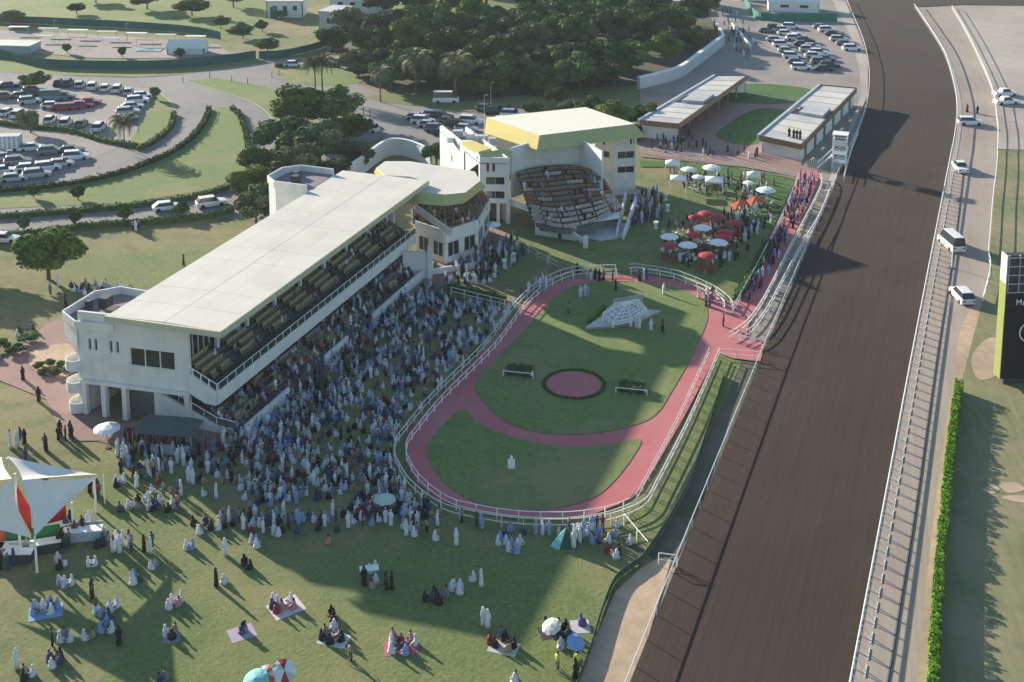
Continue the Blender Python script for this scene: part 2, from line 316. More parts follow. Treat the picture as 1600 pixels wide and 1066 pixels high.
for k in ([(250,146),(266,160),(275,178),(268,200),(240,225),(212,236)], [(330,170),(325,180),(312,205),(275,240),(210,268),(120,290),(0,303),(-200,308)],
          [(330,170),(358,169),(372,178),(383,205),(389,240)], [(290,127),(340,142),(402,165),(430,195),(432,225)], [(-200,100),(100,118.5),(220,121.5),(300,115),(400,101)], [(-200,366),(0,364),(130,352),(300,338),(380,322)]):
    kerb('kerb', k)

# ------------------------------------------------------------------ leaves, trees, hedges
def leaf_mesh(name, cents, norms, size, m, seed=0):
    rng = np.random.default_rng(seed); n = len(cents)
    nn = norms + rng.normal(0,.55,(n,3)); nn /= np.linalg.norm(nn,axis=1)[:,None]
    t = np.cross(nn, rng.normal(0,1,(n,3))); t /= np.linalg.norm(t,axis=1)[:,None]; b = np.cross(nn,t)
    s = (size*rng.uniform(.6,1.35,n))[:,None]
    v = np.stack([cents-t*s, cents+b*s*.6, cents+t*s, cents-b*s*.6],1).reshape(-1,3)
    me = bpy.data.meshes.new(name); me.vertices.add(4*n); me.vertices.foreach_set('co', v.ravel())
    me.loops.add(4*n); me.loops.foreach_set('vertex_index', np.arange(4*n,dtype=np.int32)); me.polygons.add(n)
    me.polygons.foreach_set('loop_start', np.arange(0,4*n,4,dtype=np.int32)); me.update(calc_edges=True); me.materials.append(M[m]); return me
def crown_mesh(name, m, seed, rx=1, rz=.8, nb=22, n=7500, size=.062):
    rng = np.random.default_rng(seed); cs = []; ns = []
    for b in range(nb):
        d = rng.normal(0,1,3); d /= np.linalg.norm(d); d[2] = d[2]*.8+.05
        c = d*rng.uniform(.3,.68)*np.array([rx,rx,rz]); r = rng.uniform(.19,.36)
        k = n//nb; q = rng.normal(0,1,(k,3)); q /= np.linalg.norm(q,axis=1)[:,None]
        rr = r*rng.uniform(.55,1.05,k)[:,None]; cs.append(c+q*rr*np.array([1,1,.85])); ns.append(q+np.array([0,0,.35]))
    return leaf_mesh(name, np.concatenate(cs), np.concatenate(ns), size, m, seed)
CROWNS = [crown_mesh('crown','leaf1',1), crown_mesh('crown','leaf2',2,nb=20), crown_mesh('crown','leaf1',3,rz=.65,nb=13), crown_mesh('crown','leaf3',4,nb=18), crown_mesh('crown','leaf2',5,rz=1,nb=22)]
BALL = crown_mesh('crown','leaf1',9,nb=30,n=2600,size=.1)
def trunk_mesh(seed):
    r = random.Random(seed); mb = MB(); mb.tube((0,0,-.1),(.02,0,.5),.05,.036,7)
    for i in range(5):
        a = i*1.257+r.uniform(-.3,.3); z = .35+.03*i
        e = (math.cos(a)*.3, math.sin(a)*.3, z+r.uniform(.2,.35)); mb.tube((.015,0,z),e,.024,.008,5)
        mb.tube(e,(e[0]*1.5,e[1]*1.3,e[2]+.15),.009,.004,4)
    return mb.mesh('trunk', M['bark'])
TRUNKS = [trunk_mesh(i) for i in range(3)]
TN = [0]
def tree(px, py, h, w, label, kind=0, group=None, wpt=None):
    p = wpt or P(px,py); TN[0] += 1; i = TN[0]
    o = empty('tree', p, 0, label, 'tree', group)
    put('trunk', TRUNKS[i%3], o, (0,0,0), i*1.3, (h*.7,h*.7,h*.8))
    put('crown', (CROWNS[kind] if kind >= 0 else BALL), o, (0,0,h*.52), i*2.1, (w*.62, w*.62*R.uniform(.9,1.1), h*.52))
    return o
def frond_mesh():
    mb = MB(); n = 9; L = 2.6
    pr = [(L*t*(1-.18*t*t), 0, .9*math.sin(t*2.0)-1.5*t*t*t) for t in [i/n for i in range(n+1)]]
    for i in range(n):
        mb.tube(pr[i], pr[i+1], .035*(1-i/n)+.01, .035*(1-(i+1)/n)+.008, 3)
        for sgn in (-1,1):
            for s in (0,.5):
                a = Vector(pr[i]).lerp(Vector(pr[i+1]), s); l = .75*math.sin(math.pi*min(.95,(i+s+1)/(n+1.5)))+.12
                tip = a+Vector((.28,sgn*l,-.28*l)); mb.add([a+Vector((-.06,0,0)), a+Vector((.08,0,0)), tip], [(0,1,2)])
    return mb.mesh('frond', M['palm'])
FROND = frond_mesh()
pt = MB()
for i in range(8): pt.tube((.03*math.sin(i*.4),0,i/8-.01),(.03*math.sin(i*.4+.4),0,(i+1)/8+.01),.034-.0015*i,.030-.0015*i,8)
PTRUNK = pt.mesh('trunk', M['bark'])
def palm(px, py, h, label, group=None, s=1.0):
    o = empty('palm_tree', P(px,py), R.uniform(0,6), label, 'palm tree', group)
    put('trunk', PTRUNK, o, (0,0,0), 0, (h*.75,h*.75,h))
    for i in range(26):
        f = put('frond', FROND, o, (0,0,h), 0, s*R.uniform(.85,1.1)); el = [-.5,.0,.45][i%3]+R.uniform(-.15,.15)
        f.rotation_euler = (R.uniform(-.2,.2), -el, i*2.4)
    return o
def hedge(px, h, w, label, m='hedge_d', name='hedge', size=.16, dens=42, world=None, cat='hedge', group=None):
    line = world or spline([tuple(P(*q)[:2]) for q in px], 4, False)
    rng = np.random.default_rng(len(line)+int(h*10)); cs=[]; ns=[]
    core = MB(); rp = ribbon_pts(line, w*.36); n = len(line)
    for i in range(n-1):
        a,b,c,d = rp[i],rp[i+1],rp[2*n-2-i],rp[2*n-1-i]
        core.add([(*a,0),(*b,0),(*c,0),(*d,0),(*a,h*.86),(*b,h*.86),(*c,h*.86),(*d,h*.86)], [(4,5,6,7),(0,1,5,4),(2,3,7,6),(3,0,4,7),(1,2,6,5)])
        p0 = np.array(line[i]); p1 = np.array(line[i+1]); L = np.linalg.norm(p1-p0)
        if L < .01: continue
        d_ = (p1-p0)/L; nn = np.array([-d_[1],d_[0]]); k = max(4,int(L*dens*(h+w)/2))
        t = rng.uniform(0,L,k); sd = rng.integers(0,3,k); off = np.where(sd==0,-w/2,np.where(sd==1,w/2,rng.uniform(-w/2,w/2,k)))*rng.uniform(.82,1.12,k)
        z = np.where(sd==2,h*rng.uniform(.9,1.08,k),rng.uniform(.02,1,k)*h)
        z = z*(1+.12*np.sin(i*1.7+t*2.1)+.06*np.sin(i*5+t*5)); xy = p0+np.outer(t,d_)+np.outer(off*(1+.15*np.sin(i*2.3+t*1.9)),nn); cs.append(np.column_stack([xy,z]))
        ns.append(np.column_stack([np.outer(np.where(sd==0,-1,np.where(sd==1,1,0)),nn), np.where(sd==2,1.,.3)]))
    o = empty(name, (line[0][0],line[0][1],0), 0, label, cat, group); off = (-line[0][0],-line[0][1],0)
    put('foliage', leaf_mesh('foliage', np.concatenate(cs), np.concatenate(ns), size, m, 3), o, off)
    core.build('branches', M[m], o, loc=off); return o

# ------------------------------------------------------------------ rails and fences
def along(line, step):
    out = []; acc = 0
    for i in range(len(line)-1):
        a = Vector(line[i][:2]); b = Vector(line[i+1][:2]); L = (b-a).length
        while acc <= L and L > 0:
            q = a.lerp(b, acc/L); out.append((q.x,q.y, math.atan2(b.y-a.y,b.x-a.x))); acc += step
        acc -= L
    return out
POSTS = {}
def fence(px, h, label, rails=(1.0,), r=.05, step=2.5, m='whitep', name='rail_fence', smooth=True, panel=None, ztop=None, world=None, gap=None, postr=.045, cat='fence', group=None, flat=False):
    line = world or [tuple(P(*q[:2], ztop or 0)[:2]) for q in px]
    if smooth and not world: line = spline(line, 5, False)
    o0 = Vector((line[0][0],line[0][1],0)); o = empty(name, o0, 0, label, cat, group)
    for zr in rails:
        mb = MB()
        for i in range(len(line)-1):
            a = Vector((*line[i],zr*h))-o0; b = Vector((*line[i+1],zr*h))-o0
            if (b-a).length < .01: continue
            if flat:
                d = (b-a).normalized(); nn = Vector((-d.y,d.x,0))*r
                mb.add([a+nn-Vector((0,0,.03)),b+nn-Vector((0,0,.03)),b-nn-Vector((0,0,.03)),a-nn-Vector((0,0,.03)),a+nn+Vector((0,0,.03)),b+nn+Vector((0,0,.03)),b-nn+Vector((0,0,.03)),a-nn+Vector((0,0,.03))],[(3,2,1,0),(4,5,6,7),(0,1,5,4),(2,3,7,6),(3,0,4,7),(1,2,6,5)])
            else: mb.tube(a,b,r,r,5)
        mb.build('rail', M[m], o)
    if panel:
        mb = MB()
        for i in range(len(line)-1):
            a = Vector(line[i]); b = Vector(line[i+1]); d = b-a
            if d.length < .01: continue
            d.normalize(); nn = Vector((-d.y,d.x))*.02; q = [a+nn,b+nn,b-nn,a-nn]
            for (za,zb) in ([(.06,h*panel[1])]): mb.add([(t.x-o0.x,t.y-o0.y,z) for z in (za,zb) for t in q],[(4,5,6,7),(0,1,5,4),(2,3,7,6),(3,2,1,0)])
        mb.build('mesh_panel' if panel[2] else 'panel', M[panel[0]], o)
    key = (h,postr,m)
    if key not in POSTS:
        pb = MB(); pb.box(-postr,postr,-postr,postr,-.1,h*max(rails)); POSTS[key] = pb.mesh('post', M[m])
    ps = along(line, step)
    if len(ps) <= 300:
        for (x,y,a) in ps: put('post', POSTS[key], o, (x-o0.x,y-o0.y,0), a)
    return o
WL = 'white running rail along the '
fence([(q[0],q[1]) for q in TL[:13]], 1.15, WL+'left edge of the brown dirt track', rails=(1.0,), r=.045, step=3.2, postr=.03, group=None)
RR = [tuple(P(*q)[:2]) for q in TRR[:11]]
fence(None, 1.15, WL+'right edge of the brown dirt track, with slanting posts', world=spline(RR,5,False), rails=(1.0,), r=.07, step=2.0)
# second line of the right rail: gooseneck bars
gp = along(spline(RR,5,False), 2.0); g0 = Vector((gp[0][0],gp[0][1],0)); go = empty('rail_brace_row', g0, 0, 'row of white slanting braces behind the right-hand running rail', 'rail braces')
gm = MB(); gm.tube((0,0,1.13),(0,-.85,.1),.05,.05,5); gm.tube((-.7,-.85,.12),(.7,-.85,.12),.035,.035,4); GM = gm.mesh('brace', M['whitep'])
for (x,y,a) in gp[:290]: put('brace', GM, go, (x-g0.x,y-g0.y,0), a)
fence(F2, 1.2, 'thin white rail between the gravel road and the turf track', rails=(1.0,.5), r=.05, step=3)
RO = [(1145,478),(1141,466),(1115,446),(1070,427),(1045,420),(1000,413),(982,413)]
RO2 = [(962,414),(925,415),(887,419),(850,434),(825,452),(800,478),(759,532),(677,612),(634,663),(621,680),(616,698),(620,716),(640,748),(682,781),(727,796),(800,808),(875,811),(925,807),(965,799),(1007,780),(1028,746),(1077,650),(1124,545)]
w2 = spline([tuple(P(*q,1.15)[:2]) for q in RO2], 5, False); w1 = spline([tuple(P(*q,1.15)[:2]) for q in RO], 5, False)
def offset(line, d):
    n = len(line); out = []
    for i in range(n):
        p = Vector(line[max(0,i-1)]); q = Vector(line[min(n-1,i+1)]); t = (q-p).normalized(); c = Vector(line[i]); out.append((c.x-t.y*d, c.y+t.x*d))
    return out
fence(None, 1.15, 'outer cream rail round the near side of the paddock ring, with crowd leaning on it', world=w2, rails=(1.0,.5), r=.055, step=2, m='cream', flat=True, panel=('dgrey',.0001,1) if False else None)
fence(None, 1.1, 'inner white rail round the near side of the paddock ring', world=offset(w2,1.15), rails=(1.0,.5), r=.04, step=2)
fence(None, 1.15, 'outer cream rail round the garden end of the paddock ring', world=w1, rails=(1.0,.5), r=.055, step=2, m='cream', flat=True)
fence(None, 1.1, 'inner white rail round the garden end of the paddock ring', world=offset(w1,1.0), rails=(1.0,.5), r=.04, step=2)
nn_ = int(len(w2)*.80)
fence([(1146,478),(1183,412),(1222,335),(1249,270)], 1.15, 'white rail on the garden side of the pink horse walk', rails=(1.0,.5), ztop=1.1, step=2)
fence([(1280,270),(1284,284),(1268,320),(1240,373),(1214,425),(1190,470),(1168,500),(1140,520)], 1.15, 'cream rail on the track side of the pink horse walk', m='cream', rails=(1.0,.5), r=.08, flat=True, ztop=1.1, step=2)
fence([(1296,296),(1280,335),(1250,385),(1222,437),(1200,478),(1176,510),(1152,524)], 1.15, 'second white rail beside the horse walk, nearer the track', rails=(1.0,.5), ztop=1.1, step=2)
fence([(1150,524),(1197,533)], 1.15, 'short white gate rail at the far side of the track entrance', rails=(1.0,.5), step=2, ztop=1.1)
fence([(1124,545),(1190,551)], 1.15, 'short white gate rail at the near side of the track entrance', rails=(1.0,.5), step=2, ztop=1.1)
fence([(705,450),(755,462),(798,472)], 1.1, 'low white rail between the crowd and the dark hedge lawn', rails=(1.0,.5), step=2, ztop=1)
fence([(800,368),(835,392),(872,412)], 1.2, 'yellowish path rail running from the white grandstand to the paddock', m='cream', rails=(1.0,.5), step=2.5, ztop=1)
fence([(1131,590),(1110,660),(1070,770),(1010,868),(985,890),(960,912),(940,960),(925,1010),(905,1066),(880,1140)], .6, 'dark green mesh fence between the lawn and the strip by the track', m='green_net', rails=(1.0,), r=.03, step=3, panel=('green_net',.97,1))
fence([(975,822),(1012,866)], 1.2, 'short white rail slanting from the ring to the green mesh fence', rails=(1.0,), step=2.5, r=.04)
gf = empty('hurdle_frame', P(1043,884), 0, 'small white goal-shaped frame beside the track rail', 'frame'); a,b = P(1029,884)-P(1043,884), P(1058,888)-P(1043,884)
g = MB(); g.tube(a,a+Vector((0,0,1.2)),.05); g.build('post',M['whitep'],gf); g = MB(); g.tube(b,b+Vector((0,0,1.2)),.05); g.build('post',M['whitep'],gf)
g = MB(); g.tube(a+Vector((0,0,1.2)),b+Vector((0,0,1.2)),.05); g.tube(a+Vector((0,0,.6)),b+Vector((0,0,.6)),.03); g.build('crossbar',M['whitep'],gf)
fence([(-60,86),(0,90),(60,104),(140,108),(240,108),(330,102),(400,92)], 2.0, 'tall dark green screen fence curving below the stable yard', m='dk_fence', rails=(1.0,), r=.04, step=4, panel=('dk_fence',1,0), name='screen_fence')
fence([(-60,34),(60,38),(200,45),(300,53),(345,62)], 2.0, 'dark green screen fence behind the stable yard', m='dk_fence', rails=(1.0,), r=.04, step=4, panel=('dk_fence',1,0), name='screen_fence')
fence([(405,92),(440,90),(480,82),(520,70)], 1.8, 'dark green screen fence beside the service road', m='dk_fence', rails=(1.0,), r=.04, step=4, panel=('dk_fence',1,0), name='screen_fence')
fence([(1163,5),(1178,27),(1200,33),(1250,34),(1308,34)], 2.2, 'bright green hoarding round the white marquee by the far bend', m='green_fence', rails=(1.0,), r=.04, step=4, panel=('green_fence',1,0), name='hoarding')
fence([(998,240),(1080,250),(1180,268),(1248,282)], 1.1, 'white rail on the garden side of the pink paving', rails=(1.0,.5), step=3)
fence([(1170,150),(1215,158),(1262,164)], 1.2, 'thin rail between the courtyard lawn and the car park', rails=(1.0,.5), step=3, m='frame')
fence([(1318,285),(1330,240),(1341,212)], 1.2, 'white rail beside the slim white tower', rails=(1.0,.5), step=2)
cb = MB(); ln = spline([tuple(P(*q)[:2]) for q in [(1505,270),(1497,340),(1485,426),(1468,532),(1449,665),(1430,800),(1409,930),(1387,1066),(1340,1300)]],6,False)  # dark tube stands in for a wheel track and cable shadow
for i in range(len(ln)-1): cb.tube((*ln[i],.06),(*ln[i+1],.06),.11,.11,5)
tag(cb.build('dark_road_line', M['dgrey']), 'long dark wheel-track and cable-shadow line down the middle of the gravel road', 'dark line')

# ------------------------------------------------------------------ grandstand with the long pale roof
B0 = P(297,668); RZ = rad(69.5)
gs = empty('grandstand', B0, RZ, 'long white two-tier grandstand under a flat pale roof', 'grandstand')
sk = lambda v: Vector((v.x-.12*max(0,v.y)*(1 if v.x < 20 else 0), v.y, v.z))
LU = 48.0
mb = MB(sk); mb.wall((0,-.3),(0,12.3),4,11.5,-.3, [(1.7,6.8,6.1,8.1),(8.0,8.35,7.3,8.6),(8.75,9.1,7.3,8.6),(10.5,10.85,7.3,8.6),(11.2,11.55,7.3,8.6)])
wl_ = mb.build('end_wall', M['white'], gs)
wf = MB(sk); wf.wall((.1,1.4),(.1,6.5),6.1,8.1,-.1,[(.06,1.66,6.16,8.04),(1.74,3.36,6.16,8.04),(3.44,5.04,6.16,8.04)])
w = wf.build('window', M['whitep'], gs); q = MB(sk); q.box(.22,.26,1.4,6.8,6.1,8.1); q.build('pane', M['glass'], w)
for y in (7.7,8.45,10.2,10.9):
    f = MB(sk); f.wall((.1,y),(.1,y+.35),7.3,8.6,-.1,[(.04,.31,7.36,8.54)]); w = f.build('narrow_window', M['frame'], gs); q = MB(sk); q.box(.22,.26,y,y+.35,7.3,8.6); q.build('pane', M['glass'], w)
mb = MB(); mb.wall((LU,7.9),(6,7.9),0,11.5,.3); mb.build('rear_wall', M['white'], gs)
mb = MB(); mb.wall((LU,-.3),(LU,7.5),4,11.5,-.3); mb.build('end_wall', M['white'], gs)
mb = MB(sk); mb.box(-.3,LU,-.3,7.5,3.6,4.0); mb.box(-.3,7,7.5,12.3,3.6,4.0); mb.build('floor_slab', M['white'], gs)
# roof
mb = MB(sk); mb.box(-1.2,LU+1,-5.0,8.0,11.55,11.9); mb.build('roof', M['cream'], gs)
nb_ = 12; bw = (LU+2.2)/nb_
for j,(y0,y1) in enumerate(((-4.98,1.46),(1.52,7.98))):
    for i in range(nb_):
        p = MB(sk); x0 = -1.2+i*bw; p.box(x0+.012,x0+bw-.012,y0,y1,11.902,11.98+.006*((i*7+j*3)%3)); p.build('roof_panel', M['cream'], gs)
mb = MB(sk); mb.box(-1.32,LU+1.1,-5.22,-5.02,11.35,12.04); mb.build('front_fascia', M['olive'] if False else mat('pale_olive',(.50,.49,.36),.6,.05), gs)
mb = MB(sk); mb.box(-1.5,-1.22,-5.22,8.1,11.4,12.04); mb.build('end_fascia', mat('pale_olive_end',(.50,.49,.36),.6,.05), gs)
mb = MB(); mb.box(0,LU,-4.9,3.2,11.3,11.5); mb.build('soffit', M['dgrey'], gs)
# upper tier
nr = 5
prof = [(.85,3.7)]
for i in range(nr):
    y = .85-i*.82; z = 6.0-i*.36; prof += [(y,z),(y-.82,z)]
prof += [(-3.2,prof[-1][1]-.3),(-3.2,3.5),(-.3,3.5)]
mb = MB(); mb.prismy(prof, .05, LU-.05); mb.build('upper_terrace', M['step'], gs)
bays = 8; bl = (LU-1)/bays
def seatrow(L, back=.5):
    mb = MB(); n = int(L/.55)
    for i in range(n):
        x = i*.55; mb.box(x,x+.47,-.25,.2,.36,.44); mb.box(x,x+.47,.18,.24,.44,.44+back)
        mb.box(x+.1,x+.16,-.05,.05,0,.36)
    return mb.mesh('seat_row', M['seat'])
SR = seatrow(bl-1.5)
for b in range(bays):
    for i in range(nr-1): put('seat_row', SR, gs, (.6+b*bl+(.5 if i else .6), .42-i*.82, 6.0-i*.36+.004))
mb = MB(); mb.box(.1,LU-.1,.87,.95,6.0,11.25); mb.build('glass_wall', M['glass'], gs)
for b in range(bays+1):
    x = .25+b*bl; mb = MB(); mb.box(x-.2,x+.2,.3,.68,6.0,11.3); mb.build('column', M['white'], gs)
ml = MB(); ml.box(-.06,.06,.76,.86,6.03,11.2); ML = ml.mesh('mullion', M['frame'])
for b in range(bays):
    for k in range(1,6): put('mullion', ML, gs, (.25+b*bl+k*bl/6,0,0))
# balcony front
mb = MB(); mb.box(0,LU,-3.7,-3.45,3.55,4.75); mb.box(0,LU,-3.62,-3.2,3.2,3.5); mb.build('balcony_front', M['white'], gs)
mb = MB(); mb.prismy([(-3.45,3.2),(-3.45,4.75),(-.3,6.2),(-.3,4.0),(-2.2,3.2)], -.28, -.02); mb.build('balcony_side', M['white'], gs)
mb = MB(); mb.box(0,LU,-3.62,-3.58,4.76,5.45); mb.build('balcony_glass', M['bglass'], gs)
mb = MB(); mb.tube((0,-3.6,5.5),(LU,-3.6,5.5),.05); mb.tube((-.15,-3.6,5.5),(-.15,-.3,6.9),.05); mb.build('handrail', M['whitep'], gs)
bp = MB(); bp.box(-.04,.04,-3.66,-3.56,4.75,5.5); BP = bp.mesh('rail_post', M['whitep'])
for i in range(31): put('rail_post', BP, gs, (.1+i*(LU-.2)/30,0,0))
for i in range(4): put('rail_post', BP, gs, (-.15,i*.95,i*.4))
# lower tier
prof = [(7.5,0),(7.5,4.0)]; nl = 15
for i in range(nl):
    y = 7.0-i*.88; z = 3.6-i*.215; prof += [(y,z),(y-.88,z)]
prof += [(-6.3,.4),(-6.3,0)]
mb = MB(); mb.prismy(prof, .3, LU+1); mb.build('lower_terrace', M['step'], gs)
for b in range(bays):
    for i in range(0,nl-1): put('seat_row', SR, gs, (.9+b*bl+(.4 if i%2 else .5), 6.6-i*.88, 3.6-i*.215+.004))
mb = MB(); mb.prismy([(4.3,0),(4.3,3.5),(-3.2,.75),(-5.2,.75),(-5.2,0)], -.0, .28); mb.build('stair_wall', M['white'], gs)
mb = MB(); mb.tube((.1,4.3,4.4),(.1,-3.2,1.7),.05); mb.tube((.1,-3.2,1.7),(.1,-5.4,1.6),.05)
for t in range(6): mb.tube((.1,4.3-t*1.5,3.5-t*.55),(.1,4.3-t*1.5,4.4-t*.54),.03)
mb.build('handrail', M['whitep'], gs)
for x0,x1 in ((.3,9),(17,22.5),(29,47)):
    mb = MB(); mb.box(x0,x1,-6.6,-6.35,0,1.35); mb.build('front_wall', M['white'], gs)
# columns and undercroft
for (x,y) in ((.0,.1),(-.9,7.2),(-1.2,9.6),(-1.4,11.9),(6,9.6),(6,.1),(12,.1),(18,.1),(24,.1),(30,.1),(36,.1),(42,.1)):
    mb = MB(); mb.box(x-.28,x+.28,y-.28,y+.28,0,3.6); mb.build('column', M['white'], gs)
mb = MB(); mb.wall((4,12),(4,7.6),0,3.6,.3,[(1.2,2.2,0,2.4),(3.0,4.0,1.2,2.4)]); mb.build('inner_wall', M['white'], gs)
mb = MB(); mb.wall((8,12.0),(-.6,12.0),0,3.6,.25,[(1.5,2.6,0,2.3),(4.6,6.2,1.0,2.4)]); mb.wall((8,7.9),(8,12),0,3.6,.25); mb.build('inner_wall', M['white'], gs)
mb = MB(); mb.box(.4,7.5,12.3,12.35,0,3.5); mb.build('doorway', M['glass'], gs)
# roof terrace at the near back corner
TP = [(-1.7,12.35),(-.2,15.2),(5.2,15.4),(7.2,13.6),(7.2,8.05),(-1.0,8.05)]
mb = MB(); mb.prism(TP[:5]+[(6.9,12.4)], 7.6, 9.7); mb.prism([(-.45,8.1),(-.95,12.3),(7.0,12.3),(7.0,8.1)],4.05,9.69); mb.build('terrace', M['white'], gs)
mb = MB(); mb.prism([(x*.97+.1,(y-12)*.97+12) for x,y in TP], 9.702, 9.74); mb.build('terrace_floor', M['floor'], gs)
mb = MB()
for i in range(6): mb.wall(TP[i],TP[(i+1)%6],9.7,10.55,.18)
mb.build('parapet', M['white'], gs)
for a_ in ((.8,2.0,9.6,10.6,9.74,11),(3.2,4.4,12.4,13.4,9.74,10.9),(2.2,2.8,13.8,14.4,9.74,10.8)): mb = MB(); mb.box(*a_); mb.build('roof_plant', M['dgrey'], gs)
for (x,y,z) in ((-.9,13.1,5.0),(-.8,13.2,2.5),(-.8,13.0,.2)):
    mb = MB(); pts=[(x+1.25*math.cos(a*math.pi/8)*1.0-0.2, y+1.05*math.sin(a*math.pi/8)) for a in range(16)]
    mb.prism(pts, z, z+.25)
    for i in range(16): mb.wall(pts[i],pts[(i+1)%16],z+.25,z+1.1,.12)
    mb.build('round_balcony', M['white'], gs)
mb = MB(); mb.wall((-1.3,12.5),(3,13.0),0,8,.3); mb.wall((3,12.6),(3,15),0,8,.3); mb.build('stair_core', M['white'], gs)
# stair tower at the back
T8 = [(39.6,8.3),(39.6,13.2),(41.2,15.2),(45.0,15.2),(46.8,13.4),(46.8,8.3)]
mb = MB()
mb.prism(T8, 0, 11.9); mb.build('stair_tower', M['white'], gs)
mb = MB()
for i in range(5): mb.wall(T8[i],T8[i+1],11.9,12.8,.2)
mb.build('parapet', M['white'], gs)
mb = MB(); mb.prism([(x,min(y,14.8)) for x,y in T8], 11.903, 11.95); mb.build('terrace_floor', M['floor'], gs)
for a_ in ((41.5,42.6,11,12,11.95,13),(43.6,44.9,12.2,13.2,11.95,12.8)): mb = MB(); mb.box(*a_); mb.build('roof_plant', M['dgrey'], gs)
# crossing canopy stall at the near front corner
cv = empty('market_canopy', P(262,700), rad(-8), 'dark grey-green canopy stall at the near corner of the long grandstand', 'canopy')
mb = MB(); mb.add([(-3.1,-1.5,2.2),(3.2,-1.5,2.2),(3.2,1.9,2.2),(-3.1,1.9,2.2),(-2.2,.7,3.1),(2.4,.7,3.1)],[(0,1,5,4),(1,2,5),(2,3,4,5),(3,0,4)]); mb.build('roof', mat('canopy_cloth',(.07,.095,.095),.8,.15,2,.1), cv)
for x,y in ((-3,-1.4),(3.1,-1.4),(3.1,1.8),(-3,1.8)):
    mb = MB(); mb.tube((x,y,0),(x,y,2.2),.05); mb.build('leg', M['steel'], cv)
mb = MB(); mb.box(-2.8,2.8,-1.3,-1.0,0,1.0); mb.build('counter', M['bluewall'], cv)

# ------------------------------------------------------------------ octagonal pavilion at the far end of the long stand
pv0 = P(710,400); pv = empty('pavilion', pv0, 0, 'small white pavilion with an octagonal olive-edged roof between the two grandstands', 'pavilion')
def L(px,py,z): q = P(px,py,z)-pv0; return Vector((q.x,q.y,z))
ZR = 11.3
top = [L(x,y,ZR) for x,y in [(657,300),(695,304),(727,301),(750,283),(742,268),(704,262),(640,252),(602,252),(588,262),(602,274),(640,276),(668,285)]]
low = [L(x,y,ZR-1.2) for x,y in [(636,317),(693,322),(725,318),(759,292)]]
mb = MB(); mb.prism(top, ZR-.25, ZR); mb.build('roof', M['cream'], pv)
mb = MB(); mb.add(list(top[0:4])+low+[q-Vector((0,0,.02)) for q in top[0:4]]+[q+Vector((0,0,-.12)) for q in low], [(0,1,5,4),(1,2,6,5),(2,3,7,6)])
for i in range(3):
    mb.add([low[i],low[i+1],low[i+1]+Vector((0,.5,-.12)),low[i]+Vector((0,.5,-.12))],[(0,1,2,3)])
mb.build('roof_fascia', M['olive'], pv)
g0 = L(589,262,ZR); mb = MB(); q=[L(588,262,ZR),L(602,252,ZR),L(598,258,ZR-1.4),L(584,270,ZR-1.4)]; mb.add(q,[(0,1,2,3)]); q=[L(588,262,ZR),L(602,274,ZR),L(600,284,ZR-1.4),L(584,270,ZR-1.4)]; mb.add(q,[(0,1,2,3)]); mb.build('roof_edge', M['yellow'], pv)
fr = [L(650,352,4.6),L(695,367,4.6),L(746,350,4.6),L(764,318,4.6)]; bk = [L(645,316,7.2),L(690,322,7.2),L(728,312,7.2),L(748,296,7.2)]
mb = MB(); N = 7
for i in range(N):
    for s in range(3):
        t0=i/N; t1=(i+1)/N; a=fr[s].lerp(bk[s],t0); b=fr[s+1].lerp(bk[s+1],t0); c=fr[s+1].lerp(bk[s+1],t1); d=fr[s].lerp(bk[s],t1)
        z0=a.z; 
        for (p,q,r_,w_) in ((a,b,c,d),): mb.add([(p.x,p.y,z0-1),(q.x,q.y,z0-1),(r_.x,r_.y,z0-1),(w_.x,w_.y,z0-1),(p.x,p.y,z0),(q.x,q.y,z0),(r_.x,r_.y,z0),(w_.x,w_.y,z0)],[(4,5,6,7),(0,1,5,4)])
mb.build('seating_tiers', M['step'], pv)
for i in range(N-1):
    mb = MB()
    for s in range(3):
        a=fr[s].lerp(bk[s],(i+.4)/N); b=fr[s+1].lerp(bk[s+1],(i+.4)/N); n=max(2,int((b-a).length/.6)); z=fr[0].lerp(bk[0],i/N).z
        for k in range(n):
            c=a.lerp(b,(k+.5)/n); mb.box(c.x-.22,c.x+.22,c.y-.2,c.y+.2,z,z+.42); mb.box(c.x-.22,c.x+.22,c.y+.2,c.y+.26,z+.42,z+.85)
    mb.build('seat_row', M['seatb'], pv)
mb = MB()
for s in range(3):
    a,b = fr[s],fr[s+1]; mb.wall(a,b,3.6,5.3,-.2)
mb.build('balcony_front', M['white'], pv)
mb = MB()
for s in range(3):
    a,b = bk[s],bk[s+1]; mb.wall(a,b,4,ZR-.3,.2)
mb.build('rear_wall', M['dgrey'], pv)
ws = []
for s in range(3):
    a,b = fr[s]+Vector((0,.8,0)),fr[s+1]+Vector((0,.8,0)); Ls=(Vector((b.x,b.y))-Vector((a.x,a.y))).length; n=2
    ops=[(Ls*(k+.15)/n,Ls*(k+.85)/n,.9,3.0) for k in range(n)]
    mb = MB(); mb.wall(a,b,0,3.6,.25,ops); mb.build('wall', M['white'], pv)
    d=(Vector((b.x,b.y))-Vector((a.x,a.y))).normalized(); nn=Vector((-d.y,d.x))
    for o_ in ops:
        p=Vector((a.x,a.y))+d*o_[0]+nn*.1; q=Vector((a.x,a.y))+d*o_[1]+nn*.1
        f=MB(); f.wall(p,q,.9,3.0,-.12,[(.08,(q-p).length/2-.04,.98,2.92),((q-p).length/2+.04,(q-p).length-.08,.98,2.92)]); w=f.build('window',M['frame'],pv)
        f=MB(); f.wall(p+nn*.02,q+nn*.02,.9,3.0,.03); f.build('pane',M['glass'],w)
